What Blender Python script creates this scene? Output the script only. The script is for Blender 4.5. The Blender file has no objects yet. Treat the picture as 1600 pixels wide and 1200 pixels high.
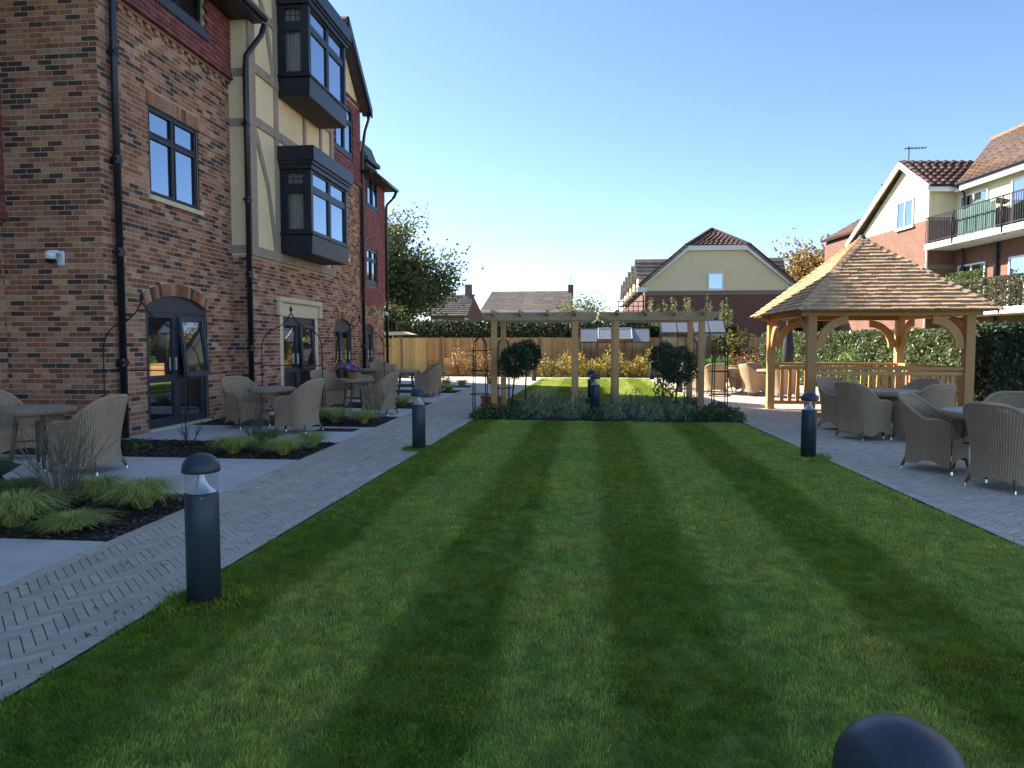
import bpy, bmesh, math, random
import numpy as np
from mathutils import Vector, Matrix, Quaternion

random.seed(7)
rng = np.random.default_rng(7)
SC = bpy.context.scene
COL = SC.collection
R = math.radians

# ---------------------------------------------------------------- camera
cam_d = bpy.data.cameras.new('camera')
cam = bpy.data.objects.new('camera', cam_d)
COL.objects.link(cam)
cam_d.sensor_width = 36.0
cam_d.lens = 36.0 * 1110 / 1600
cam_d.clip_start = 0.05
cam_d.clip_end = 3000
cam.location = (0, 0, 1.5)
cam.rotation_euler = (R(90 - 3.30), 0, R(6.16))
SC.camera = cam

# ---------------------------------------------------------------- sky, sun, exposure
SUN_EL = R(31.5)
SUN_AZ = Vector((-0.885, 0.466, 0)).normalized()          # horizontal direction towards the sun
W = bpy.data.worlds.new('World')
SC.world = W
W.use_nodes = True
wn, wl = W.node_tree.nodes, W.node_tree.links
sky = wn.new('ShaderNodeTexSky')
sky.sky_type = 'NISHITA'
sky.sun_disc = False
sky.sun_elevation = SUN_EL
sky.sun_rotation = math.atan2(SUN_AZ.x, SUN_AZ.y) % (2 * math.pi)
sky.altitude = 0
sky.air_density = 0.72
sky.dust_density = 0.25
sky.ozone_density = 2.8
bg = wn['Background']
bg.inputs['Strength'].default_value = 0.07
wl.new(sky.outputs[0], bg.inputs[0])

sun_d = bpy.data.lights.new('sun', 'SUN')
sun_d.energy = 3.7
sun_d.angle = R(0.55)
sun_d.color = (1.0, 0.91, 0.78)
sun = bpy.data.objects.new('sun', sun_d)
COL.objects.link(sun)
to_sun = Vector((SUN_AZ.x * math.cos(SUN_EL), SUN_AZ.y * math.cos(SUN_EL), math.sin(SUN_EL)))
sun.rotation_euler = (-to_sun).to_track_quat('-Z', 'Y').to_euler()
sun.location = to_sun * 60

SC.view_settings.view_transform = 'Standard'
SC.view_settings.look = 'None'
SC.view_settings.gamma = 1.0
SC.view_settings.exposure = 2.12
SC.cycles.use_denoising = True
SC.cycles.max_bounces = 6
SC.cycles.diffuse_bounces = 3
SC.cycles.glossy_bounces = 3
SC.cycles.transmission_bounces = 4
SC.cycles.transparent_max_bounces = 8
SC.cycles.sample_clamp_indirect = 6

# ---------------------------------------------------------------- materials
MATS = {}
def mat(name, col=(0.5, 0.5, 0.5), rough=0.8, tint=False, var=0.15, vscale=6.0, bump=0.0, bscale=40.0,
        metal=0.0, ior=1.45, spec=0.5, transl=0.0, var2=0.0, v2scale=0.7, stretch=None, uv=False, coat=0.0):
    m = bpy.data.materials.new(name)
    m.use_nodes = True
    n, l = m.node_tree.nodes, m.node_tree.links
    p = n['Principled BSDF']
    p.inputs['Roughness'].default_value = rough
    p.inputs['Metallic'].default_value = metal
    p.inputs['IOR'].default_value = ior
    p.inputs['Specular IOR Level'].default_value = spec
    p.inputs['Coat Weight'].default_value = coat
    geo = n.new('ShaderNodeTexCoord') if uv or stretch else n.new('ShaderNodeNewGeometry')
    src = geo.outputs['UV'] if uv else (geo.outputs['Object'] if stretch else geo.outputs['Position'])
    if stretch:
        mp = n.new('ShaderNodeMapping')
        mp.inputs['Scale'].default_value = stretch
        l.new(src, mp.inputs['Vector'])
        src = mp.outputs[0]
    if tint:
        a = n.new('ShaderNodeAttribute')
        a.attribute_name = 'tint'
        cur = a.outputs['Color']
    else:
        c = n.new('ShaderNodeRGB')
        c.outputs[0].default_value = (*col, 1)
        cur = c.outputs[0]
    def vary(cur, amt, scale, detail=5):
        t = n.new('ShaderNodeTexNoise')
        t.inputs['Scale'].default_value = scale
        t.inputs['Detail'].default_value = detail
        l.new(src, t.inputs['Vector'])
        mr = n.new('ShaderNodeMapRange')
        mr.inputs['From Min'].default_value = 0.25
        mr.inputs['From Max'].default_value = 0.75
        mr.inputs['To Min'].default_value = 1 - amt
        mr.inputs['To Max'].default_value = 1 + amt
        l.new(t.outputs['Fac'], mr.inputs['Value'])
        mx = n.new('ShaderNodeVectorMath')
        mx.operation = 'SCALE'
        l.new(cur, mx.inputs[0])
        l.new(mr.outputs[0], mx.inputs['Scale'])
        return mx.outputs[0]
    if var:
        cur = vary(cur, var, vscale)
    if var2:
        cur = vary(cur, var2, v2scale, 3)
    l.new(cur, p.inputs['Base Color'])
    if bump:
        t = n.new('ShaderNodeTexNoise')
        t.inputs['Scale'].default_value = bscale
        t.inputs['Detail'].default_value = 6
        l.new(src, t.inputs['Vector'])
        b = n.new('ShaderNodeBump')
        b.inputs['Strength'].default_value = bump
        b.inputs['Distance'].default_value = 0.01
        l.new(t.outputs['Fac'], b.inputs['Height'])
        l.new(b.outputs[0], p.inputs['Normal'])
    if transl:
        tr = n.new('ShaderNodeBsdfTranslucent')
        l.new(cur, tr.inputs['Color'])
        mix = n.new('ShaderNodeMixShader')
        mix.inputs[0].default_value = transl
        l.new(p.outputs[0], mix.inputs[1])
        l.new(tr.outputs[0], mix.inputs[2])
        l.new(mix.outputs[0], n['Material Output'].inputs['Surface'])
    MATS[name] = m
    return m

mat('brick', tint=True, rough=0.9, var=0.25, vscale=24, bump=0.5, bscale=160, var2=0.22, v2scale=1.1)
mat('mortar', (0.55, 0.45, 0.31), 0.95, var=0.15, vscale=30, bump=0.4, bscale=200)
mat('tile_hung', tint=True, rough=0.75, var=0.18, vscale=9, bump=0.2, bscale=90)
mat('cream', (0.86, 0.66, 0.39), 0.9, var=0.05, vscale=2.0, bump=0.15, bscale=120, var2=0.05, v2scale=0.6)
mat('cream_pale', (0.76, 0.67, 0.43), 0.9, var=0.04, vscale=2.0, bump=0.1, bscale=120)
mat('stone', (0.76, 0.61, 0.39), 0.85, var=0.08, vscale=8, bump=0.15, bscale=120)
mat('oak_grey', (0.40, 0.295, 0.215), 0.85, var=0.3, vscale=7, bump=0.5, bscale=30, stretch=(14, 14, 2.0), var2=0.2, v2scale=0.4)
mat('door_grey', (0.035, 0.044, 0.060), 0.45, var=0.06, vscale=3)
mat('anthracite', (0.015, 0.018, 0.025), 0.4, var=0.06, vscale=3)
mat('black_metal', (0.012, 0.012, 0.014), 0.45, var=0.1, vscale=10)
mat('pipe_black', (0.014, 0.015, 0.018), 0.3, var=0.05, vscale=10)
mat('lead', (0.06, 0.068, 0.08), 0.55, var=0.15, vscale=4)
mat('white_upvc', (0.82, 0.82, 0.80), 0.4, var=0.03, vscale=3)
mat('white_metal', (0.75, 0.76, 0.78), 0.35, var=0.02, vscale=3)
mat('soffit', (0.06, 0.055, 0.05), 0.8, var=0.1)
mat('oak_new', tint=True, rough=0.7, var=0.16, vscale=4, bump=0.25, bscale=20, stretch=(9, 9, 9))
mat('cedar', tint=True, rough=0.85, var=0.22, vscale=20, bump=0.4, bscale=120)
mat('pergola_wood', (0.66, 0.375, 0.16), 0.8, var=0.2, vscale=4, bump=0.3, bscale=25, stretch=(8, 8, 3))
mat('pergola_beam', (0.50, 0.335, 0.185), 0.85, var=0.22, vscale=4, bump=0.3, bscale=25, stretch=(3, 8, 8))
mat('fence_wood', tint=True, rough=0.85, var=0.22, vscale=5, bump=0.3, bscale=30, stretch=(10, 10, 1.2))
mat('paver', tint=True, rough=0.9, var=0.13, vscale=12, bump=0.3, bscale=180, var2=0.10, v2scale=0.5)
mat('joint_sand', (0.055, 0.048, 0.042), 0.95, var=0.2, vscale=20)
mat('patio', (0.66, 0.62, 0.56), 0.85, var=0.09, vscale=5, bump=0.15, bscale=160, var2=0.14, v2scale=0.8)
mat('soil', (0.045, 0.032, 0.024), 0.95, var=0.4, vscale=14, bump=0.8, bscale=60)
mat('gravel', tint=True, rough=0.9, var=0.2, vscale=40)
mat('mulch', tint=True, rough=0.9, var=0.2, vscale=60)
mat('turf', (0.15, 0.21, 0.032), 0.95, var=0.3, vscale=8, bump=0.6, bscale=60)
mat('field', (0.07, 0.10, 0.035), 0.95, var=0.3, vscale=0.2, bump=0.3, bscale=2)
mat('tarmac', (0.06, 0.06, 0.06), 0.95, var=0.2, vscale=3)
mat('leaf', tint=True, rough=0.5, var=0.12, vscale=3, transl=0.35)
mat('leaf_gloss', tint=True, rough=0.36, var=0.12, vscale=3, transl=0.2)
mat('bark', (0.075, 0.058, 0.042), 0.95, var=0.3, vscale=9, bump=0.7, bscale=30)
mat('twig', (0.15, 0.115, 0.08), 0.9, var=0.3, vscale=12)
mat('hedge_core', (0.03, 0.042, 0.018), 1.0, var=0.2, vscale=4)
mat('bollard_grey', (0.040, 0.050, 0.064), 0.42, var=0.07, vscale=6, coat=0.0)
mat('reflector', (0.85, 0.86, 0.87), 0.3, var=0.02, metal=0.5)
mat('table_top', (0.40, 0.365, 0.31), 0.5, var=0.12, vscale=6, bump=0.1, bscale=50)
mat('chair_leg', (0.13, 0.105, 0.08), 0.55, var=0.1)
mat('chrome', (0.7, 0.7, 0.7), 0.25, metal=1.0, var=0)
mat('terracotta', (0.36, 0.12, 0.055), 0.85, var=0.15, vscale=20)
mat('petal', tint=True, rough=0.6, var=0.05, transl=0.3)
mat('roof_brown', tint=True, rough=0.85, var=0.22, vscale=3, bump=0.3, bscale=30)
mat('drain', (0.045, 0.032, 0.027), 0.7, var=0.2)
mat('teal_cloth', (0.10, 0.19, 0.165), 0.7, var=0.15, vscale=3)
mat('dark_cloth', (0.03, 0.032, 0.04), 0.85, var=0.15, vscale=5)
mat('pale_panel', (0.72, 0.66, 0.52), 0.6, var=0.05)
mat('curtain', (0.80, 0.76, 0.66), 0.9, var=0.1, vscale=4)
mat('room_dark', (0.012, 0.012, 0.013), 0.9, var=0.1)
mat('red_wood', (0.16, 0.055, 0.03), 0.75, var=0.2, vscale=4)

def brick_far(name, c1, c2, cm, scale=1.0):
    m = mat(name, c1, 0.9, var=0)
    n, l = m.node_tree.nodes, m.node_tree.links
    p = n['Principled BSDF']
    tc = n.new('ShaderNodeTexCoord')
    t = n.new('ShaderNodeTexBrick')
    t.inputs['Color1'].default_value = (*c1, 1)
    t.inputs['Color2'].default_value = (*c2, 1)
    t.inputs['Mortar'].default_value = (*cm, 1)
    t.inputs['Scale'].default_value = 1.0
    t.inputs['Mortar Size'].default_value = 0.008
    t.inputs['Brick Width'].default_value = 0.225 * scale
    t.inputs['Row Height'].default_value = 0.075 * scale
    l.new(tc.outputs['UV'], t.inputs['Vector'])
    nz = n.new('ShaderNodeTexNoise'); nz.inputs['Scale'].default_value = 1.3; nz.inputs['Detail'].default_value = 4
    l.new(tc.outputs['UV'], nz.inputs['Vector'])
    mr = n.new('ShaderNodeMapRange'); mr.inputs['To Min'].default_value = 0.75; mr.inputs['To Max'].default_value = 1.25
    l.new(nz.outputs['Fac'], mr.inputs['Value'])
    mx = n.new('ShaderNodeVectorMath'); mx.operation = 'SCALE'
    l.new(t.outputs['Color'], mx.inputs[0]); l.new(mr.outputs[0], mx.inputs['Scale'])
    l.new(mx.outputs[0], p.inputs['Base Color'])
    return m
brick_far('brick_far_red', (0.235, 0.095, 0.06), (0.165, 0.066, 0.046), (0.24, 0.19, 0.15))
brick_far('brick_far_dark', (0.165, 0.062, 0.048), (0.10, 0.042, 0.038), (0.20, 0.16, 0.14))

def wicker_mat():
    m = mat('wicker', (0.44, 0.305, 0.185), 0.6, var=0.12, vscale=9)
    n, l = m.node_tree.nodes, m.node_tree.links
    p = n['Principled BSDF']
    tc = n.new('ShaderNodeTexCoord')
    sep = n.new('ShaderNodeSeparateXYZ')
    l.new(tc.outputs['UV'], sep.inputs[0])
    def wave(sock, per, phase=None):
        a = n.new('ShaderNodeMath'); a.operation = 'MULTIPLY'; a.inputs[1].default_value = 2 * math.pi / per
        l.new(sock, a.inputs[0])
        s = n.new('ShaderNodeMath'); s.operation = 'SINE'
        l.new(a.outputs[0], s.inputs[0])
        return s.outputs[0]
    ribs = wave(sep.outputs['X'], 0.021)
    rows = wave(sep.outputs['Y'], 0.012)
    mul = n.new('ShaderNodeMath'); mul.operation = 'MULTIPLY_ADD'
    l.new(rows, mul.inputs[0]); mul.inputs[1].default_value = 0.35
    l.new(ribs, mul.inputs[2])
    b = n.new('ShaderNodeBump'); b.inputs['Strength'].default_value = 0.7; b.inputs['Distance'].default_value = 0.004
    l.new(mul.outputs[0], b.inputs['Height'])
    l.new(b.outputs[0], p.inputs['Normal'])
    mr = n.new('ShaderNodeMapRange')  # weave gaps darkened in colour, standing in for their shade
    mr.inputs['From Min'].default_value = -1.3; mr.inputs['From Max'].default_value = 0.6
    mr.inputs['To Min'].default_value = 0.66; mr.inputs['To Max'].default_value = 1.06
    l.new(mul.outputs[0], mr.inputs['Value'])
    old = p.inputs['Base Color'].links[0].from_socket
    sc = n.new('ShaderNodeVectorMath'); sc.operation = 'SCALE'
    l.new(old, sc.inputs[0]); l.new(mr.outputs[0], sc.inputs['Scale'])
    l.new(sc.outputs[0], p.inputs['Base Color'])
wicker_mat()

def glass_window():
    m = mat('window_glass', (0.36, 0.42, 0.50), 0.02, var=0, metal=1.0)
    n, l = m.node_tree.nodes, m.node_tree.links
    p = n['Principled BSDF']
    g = n.new('ShaderNodeNewGeometry')
    t = n.new('ShaderNodeTexNoise'); t.inputs['Scale'].default_value = 0.9; t.inputs['Detail'].default_value = 1
    l.new(g.outputs['Position'], t.inputs['Vector'])
    b = n.new('ShaderNodeBump'); b.inputs['Strength'].default_value = 0.06; b.inputs['Distance'].default_value = 0.05
    l.new(t.outputs['Fac'], b.inputs['Height']); l.new(b.outputs[0], p.inputs['Normal'])
glass_window()
mat('door_glass', (0.010, 0.013, 0.016), 0.02, var=0, ior=3.2)
def glass_clear(name, tintc, refl):
    m = bpy.data.materials.new(name); m.use_nodes = True
    n, l = m.node_tree.nodes, m.node_tree.links
    n.remove(n['Principled BSDF'])
    tr = n.new('ShaderNodeBsdfTransparent'); tr.inputs[0].default_value = (*tintc, 1)
    gl = n.new('ShaderNodeBsdfGlossy'); gl.inputs['Roughness'].default_value = 0.05
    fr = n.new('ShaderNodeFresnel'); fr.inputs['IOR'].default_value = refl
    mx = n.new('ShaderNodeMixShader')
    l.new(fr.outputs[0], mx.inputs[0]); l.new(tr.outputs[0], mx.inputs[1]); l.new(gl.outputs[0], mx.inputs[2])
    l.new(mx.outputs[0], n['Material Output'].inputs['Surface'])
    MATS[name] = m
glass_clear('clear_lens', (0.95, 0.96, 0.96), 1.06)
for l_ in list(MATS['clear_lens'].node_tree.links):
    if l_.from_node.bl_idname == 'ShaderNodeFresnel': MATS['clear_lens'].node_tree.nodes['Mix Shader'].inputs[0].default_value = 0.07; MATS['clear_lens'].node_tree.links.remove(l_)
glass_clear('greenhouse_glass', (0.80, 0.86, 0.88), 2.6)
def painted_sky_sheen(name):  # pale diffuse share paints the sky reflected in the roof panes
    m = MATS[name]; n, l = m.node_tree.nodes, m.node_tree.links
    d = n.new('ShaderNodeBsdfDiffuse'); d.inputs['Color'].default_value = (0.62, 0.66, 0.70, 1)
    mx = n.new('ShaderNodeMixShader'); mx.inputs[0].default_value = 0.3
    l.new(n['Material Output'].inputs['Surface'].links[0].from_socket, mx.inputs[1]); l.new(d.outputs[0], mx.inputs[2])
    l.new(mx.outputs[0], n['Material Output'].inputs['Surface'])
painted_sky_sheen('greenhouse_glass')
glass_clear('front_glass', (0.84, 0.88, 0.88), 1.5)
glass_clear('side_glass', (0.80, 0.82, 0.84), 1.5)

def grass_mat():
    m = bpy.data.materials.new('grass_blade'); m.use_nodes = True
    n, l = m.node_tree.nodes, m.node_tree.links
    p = n['Principled BSDF']
    p.inputs['Roughness'].default_value = 0.55
    p.inputs['Specular IOR Level'].default_value = 0.35
    g = n.new('ShaderNodeNewGeometry')
    a = n.new('ShaderNodeAttribute'); a.attribute_name = 'tint'
    sep = n.new('ShaderNodeSeparateXYZ'); l.new(g.outputs['Position'], sep.inputs[0])
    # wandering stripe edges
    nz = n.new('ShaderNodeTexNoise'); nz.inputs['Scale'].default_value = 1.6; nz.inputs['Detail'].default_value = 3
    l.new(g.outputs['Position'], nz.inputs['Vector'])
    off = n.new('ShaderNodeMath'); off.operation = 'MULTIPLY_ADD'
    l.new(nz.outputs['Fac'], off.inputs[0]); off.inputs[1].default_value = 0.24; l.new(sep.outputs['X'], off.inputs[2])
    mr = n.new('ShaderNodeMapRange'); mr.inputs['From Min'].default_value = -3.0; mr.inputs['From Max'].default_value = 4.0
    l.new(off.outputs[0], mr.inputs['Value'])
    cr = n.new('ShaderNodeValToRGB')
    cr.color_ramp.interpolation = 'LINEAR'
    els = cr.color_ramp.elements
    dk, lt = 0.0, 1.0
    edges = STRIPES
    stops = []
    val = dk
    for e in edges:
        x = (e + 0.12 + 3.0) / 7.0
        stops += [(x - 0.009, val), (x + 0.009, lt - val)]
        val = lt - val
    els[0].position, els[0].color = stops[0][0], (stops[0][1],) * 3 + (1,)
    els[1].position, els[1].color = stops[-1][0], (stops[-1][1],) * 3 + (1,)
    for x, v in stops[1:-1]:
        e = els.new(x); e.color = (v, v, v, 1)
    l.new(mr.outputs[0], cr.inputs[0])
    big = n.new('ShaderNodeTexNoise'); big.inputs['Scale'].default_value = 0.9; big.inputs['Detail'].default_value = 6
    big.inputs['Roughness'].default_value = 0.7
    l.new(g.outputs['Position'], big.inputs['Vector'])
    mrb = n.new('ShaderNodeMapRange'); mrb.inputs['From Min'].default_value = 0.36; mrb.inputs['From Max'].default_value = 0.66
    l.new(big.outputs['Fac'], mrb.inputs['Value'])
    # stripe colours multiply the blade tint: sheen of leaning blades, painted in
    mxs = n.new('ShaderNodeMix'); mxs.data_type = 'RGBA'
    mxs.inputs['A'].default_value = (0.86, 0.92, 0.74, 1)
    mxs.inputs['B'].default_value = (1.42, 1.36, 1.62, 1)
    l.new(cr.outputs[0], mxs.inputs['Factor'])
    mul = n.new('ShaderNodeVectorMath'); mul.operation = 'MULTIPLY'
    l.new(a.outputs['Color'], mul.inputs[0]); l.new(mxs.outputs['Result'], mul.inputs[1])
    mxd = n.new('ShaderNodeMix'); mxd.data_type = 'RGBA'
    mxd.inputs['A'].default_value = (0.76, 0.95, 0.80, 1)
    mxd.inputs['B'].default_value = (1.60, 1.14, 1.15, 1)
    l.new(mrb.outputs[0], mxd.inputs['Factor'])
    mul2 = n.new('ShaderNodeVectorMath'); mul2.operation = 'MULTIPLY'
    l.new(mul.outputs[0], mul2.inputs[0]); l.new(mxd.outputs['Result'], mul2.inputs[1])
    fine = n.new('ShaderNodeTexNoise'); fine.inputs['Scale'].default_value = 7.0; fine.inputs['Detail'].default_value = 7; fine.inputs['Roughness'].default_value = 0.75
    l.new(g.outputs['Position'], fine.inputs['Vector'])
    mrf = n.new('ShaderNodeMapRange'); mrf.inputs['From Min'].default_value = 0.34; mrf.inputs['From Max'].default_value = 0.66
    mrf.inputs['To Min'].default_value = 0.62; mrf.inputs['To Max'].default_value = 1.38
    l.new(fine.outputs['Fac'], mrf.inputs['Value'])
    mul3 = n.new('ShaderNodeVectorMath'); mul3.operation = 'SCALE'
    l.new(mul2.outputs[0], mul3.inputs[0]); l.new(mrf.outputs[0], mul3.inputs['Scale'])
    mul2 = mul3
    l.new(mul2.outputs[0], p.inputs['Base Color'])
    tr = n.new('ShaderNodeBsdfTranslucent'); l.new(mul2.outputs[0], tr.inputs['Color'])
    mix = n.new('ShaderNodeMixShader'); mix.inputs[0].default_value = 0.35
    l.new(p.outputs[0], mix.inputs[1]); l.new(tr.outputs[0], mix.inputs[2])
    l.new(mix.outputs[0], n['Material Output'].inputs['Surface'])
    MATS['grass_blade'] = m
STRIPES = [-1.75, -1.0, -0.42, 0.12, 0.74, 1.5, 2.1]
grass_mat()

# ---------------------------------------------------------------- builders
class MB:
    """collects faces; build() links them as one mesh object"""
    def __init__(s):
        s.v, s.f, s.t, s.uv = [], [], [], []
        s.has_uv = False
    def face(s, pts, tint=(1, 1, 1), uv=None):
        i = len(s.v)
        s.v.extend([tuple(p) for p in pts])
        s.f.append(tuple(range(i, i + len(pts))))
        s.t.append(tint)
        s.uv.append(uv)
        if uv: s.has_uv = True
    def hexa(s, c, tint=(1, 1, 1), skip=()):
        """c: 8 corners, 0-3 bottom ring, 4-7 top ring"""
        a, b, d = Vector(c[1]) - Vector(c[0]), Vector(c[3]) - Vector(c[0]), Vector(c[4]) - Vector(c[0])
        flip = a.cross(b).dot(d) < 0
        i = len(s.v)
        s.v.extend([tuple(p) for p in c])
        fs = [(0, 3, 2, 1), (4, 5, 6, 7), (0, 1, 5, 4), (1, 2, 6, 5), (2, 3, 7, 6), (3, 0, 4, 7)]
        for k, q in enumerate(fs):
            if k in skip: continue
            q = q[::-1] if flip else q
            s.f.append(tuple(i + j for j in q)); s.t.append(tint); s.uv.append(None)
        return s
    def box(s, x0, x1, y0, y1, z0, z1, tint=(1, 1, 1), skip=()):
        s.hexa([(x0, y0, z0), (x1, y0, z0), (x1, y1, z0), (x0, y1, z0), (x0, y0, z1), (x1, y0, z1), (x1, y1, z1), (x0, y1, z1)], tint, skip)
        return s
    def bar(s, p, q, w, h, up=(0, 0, 1), tint=(1, 1, 1)):
        """square bar from p to q, w sideways and h along up"""
        p, q, up = Vector(p), Vector(q), Vector(up)
        d = (q - p).normalized()
        sd = d.cross(up)
        if sd.length < 1e-4: sd = d.cross(Vector((0, 1, 0)))
        sd.normalize()
        u = sd.cross(d).normalized()
        a, b = sd * w / 2, u * h / 2
        s.hexa([p - a - b, p + a - b, p + a + b, p - a + b, q - a - b, q + a - b, q + a + b, q - a + b], tint)
        return s
    def prism(s, poly, z0, z1, tint=(1, 1, 1), bottom=True):
        """vertical prism over an xy polygon (counter-clockwise)"""
        n = len(poly)
        i = len(s.v)
        s.v.extend([(p[0], p[1], z0) for p in poly] + [(p[0], p[1], z1) for p in poly])
        s.f.append(tuple(i + n + k for k in range(n))); s.t.append(tint); s.uv.append(None)
        if bottom:
            s.f.append(tuple(i + k for k in reversed(range(n)))); s.t.append(tint); s.uv.append(None)
        for k in range(n):
            j = (k + 1) % n
            s.f.append((i + k, i + j, i + n + j, i + n + k)); s.t.append(tint); s.uv.append(None)
        return s
    def extrude(s, poly, vec, tint=(1, 1, 1)):
        """prism over any planar 3D polygon"""
        vec = Vector(vec); n = len(poly); i = len(s.v)
        s.v.extend([tuple(p) for p in poly] + [tuple(Vector(p) + vec) for p in poly])
        s.f.append(tuple(i + k for k in reversed(range(n)))); s.f.append(tuple(i + n + k for k in range(n)))
        s.t += [tint, tint]; s.uv += [None, None]
        for k in range(n):
            j = (k + 1) % n
            s.f.append((i + k, i + j, i + n + j, i + n + k)); s.t.append(tint); s.uv.append(None)
        return s
    def tube(s, pts, r, n=8, tint=(1, 1, 1), cap=True):
        pts = [Vector(p) for p in pts]
        rs = r if isinstance(r, (list, tuple)) else [r] * len(pts)
        rings = []
        prev = None
        for k, p in enumerate(pts):
            d = (pts[min(k + 1, len(pts) - 1)] - pts[max(k - 1, 0)])
            d = d.normalized() if d.length > 1e-9 else Vector((0, 0, 1))
            if prev is None:
                a = d.cross(Vector((0, 0, 1)))
                if a.length < 0.05: a = d.cross(Vector((0, 1, 0)))
            else:
                a = prev - d * prev.dot(d)
            a.normalize(); prev = a
            b = d.cross(a)
            i = len(s.v)
            for j in range(n):
                t = 2 * math.pi * j / n
                s.v.append(tuple(p + (a * math.cos(t) + b * math.sin(t)) * rs[k]))
            rings.append(i)
        for k in range(len(rings) - 1):
            for j in range(n):
                j2 = (j + 1) % n
                s.f.append((rings[k] + j, rings[k] + j2, rings[k + 1] + j2, rings[k + 1] + j)); s.t.append(tint); s.uv.append(None)
        if cap:
            s.f.append(tuple(rings[0] + j for j in reversed(range(n)))); s.t.append(tint); s.uv.append(None)
            s.f.append(tuple(rings[-1] + j for j in range(n))); s.t.append(tint); s.uv.append(None)
        return s
    def lathe(s, prof, n=24, c=(0, 0, 0), tint=(1, 1, 1), uvr=None):
        rings = []
        for (r, z) in prof:
            i = len(s.v)
            for j in range(n):
                t = 2 * math.pi * j / n
                s.v.append((c[0] + r * math.cos(t), c[1] + r * math.sin(t), c[2] + z))
            rings.append(i)
        for k in range(len(rings) - 1):
            for j in range(n):
                j2 = (j + 1) % n
                s.f.append((rings[k] + j, rings[k] + j2, rings[k + 1] + j2, rings[k + 1] + j)); s.t.append(tint)
                if uvr:
                    u0, u1 = 2 * math.pi * uvr * j / n, 2 * math.pi * uvr * (j + 1) / n
                    s.uv.append([(u0, prof[k][1]), (u1, prof[k][1]), (u1, prof[k + 1][1]), (u0, prof[k + 1][1])]); s.has_uv = True
                else: s.uv.append(None)
        return s
    def build(s, name, material, parent=None, smooth=False, kind=None, bevel=0.0, world=False):
        me = bpy.data.meshes.new(name)
        vs = s.v
        if world and parent is not None:
            L = parent.location
            vs = [(a - L[0], b - L[1], c - L[2]) for a, b, c in vs]
        me.from_pydata(vs, [], s.f)
        if any(t != (1, 1, 1) for t in s.t):
            at = me.attributes.new('tint', 'FLOAT_COLOR', 'FACE')
            at.data.foreach_set('color', np.array([(*t, 1) for t in s.t], dtype=np.float32).ravel())
        if s.has_uv:
            uvl = me.uv_layers.new(name='UVMap')
            arr = []
            for f, uv in zip(s.f, s.uv):
                arr += uv if uv else [(0, 0)] * len(f)
            uvl.data.foreach_set('uv', np.array(arr, dtype=np.float32).ravel())
        if smooth:
            me.polygons.foreach_set('use_smooth', [True] * len(s.f))
        me.materials.append(MATS[material])
        me.update()
        return link(name, me, parent, kind, bevel)

def link(name, me, parent=None, kind=None, bevel=0.0):
    o = bpy.data.objects.new(name, me)
    COL.objects.link(o)
    if parent is not None: o.parent = parent
    if kind: o['kind'] = kind
    if bevel:
        md = o.modifiers.new('bevel', 'BEVEL'); md.width = bevel; md.segments = 1; md.limit_method = 'ANGLE'; md.angle_limit = R(40)
    return o
def tag(o, label, cat, group=None):
    o['label'] = label; o['category'] = cat
    if group: o['group'] = group
    return o
def thing(name, label, cat, loc=(0, 0, 0), rz=0.0, group=None):
    o = bpy.data.objects.new(name, None)
    COL.objects.link(o)
    o.empty_display_size = 0.2
    o.location = loc; o.rotation_euler = (0, 0, rz)
    return tag(o, label, cat, group)
def structure(o):
    o['kind'] = 'structure'; return o
def copy_tree(o, parent=None, loc=None, rz=None, label=None):
    c = o.copy(); COL.objects.link(c)
    if parent is not None: c.parent = parent
    if loc is not None: c.location = loc
    if rz is not None: c.rotation_euler = (0, 0, rz)
    if label: c['label'] = label
    for ch in list(o.children): copy_tree(ch, c)
    return c

def quad_cloud(name, P, A, B, tint, material, parent=None, kind=None, fold=0.0):
    """many leaf-like quads: centre P, half axes A (long) and B (short), as one mesh; rhombus leaves"""
    P, A, B, tint = (np.asarray(x, dtype=np.float32) for x in (P, A, B, tint))
    n = len(P)
    N = np.cross(A, B)
    N /= (np.linalg.norm(N, axis=1, keepdims=True) + 1e-9)
    off = N * np.linalg.norm(B, axis=1, keepdims=True) * fold
    V = np.empty((n, 4, 3), np.float32)
    V[:, 0] = P - A; V[:, 1] = P + B - 0.15 * A + off; V[:, 2] = P + A; V[:, 3] = P - B - 0.15 * A + off
    me = bpy.data.meshes.new(name)
    me.vertices.add(n * 4); me.vertices.foreach_set('co', V.ravel())
    me.loops.add(n * 4); me.loops.foreach_set('vertex_index', np.arange(n * 4, dtype=np.int32))
    me.polygons.add(n); me.polygons.foreach_set('loop_start', np.arange(0, n * 4, 4, dtype=np.int32))
    me.update(calc_edges=True)
    at = me.attributes.new('tint', 'FLOAT_COLOR', 'FACE')
    at.data.foreach_set('color', np.concatenate([tint, np.ones((n, 1), np.float32)], 1).ravel())
    me.materials.append(MATS[material])
    return link(name, me, parent, kind)

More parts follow.
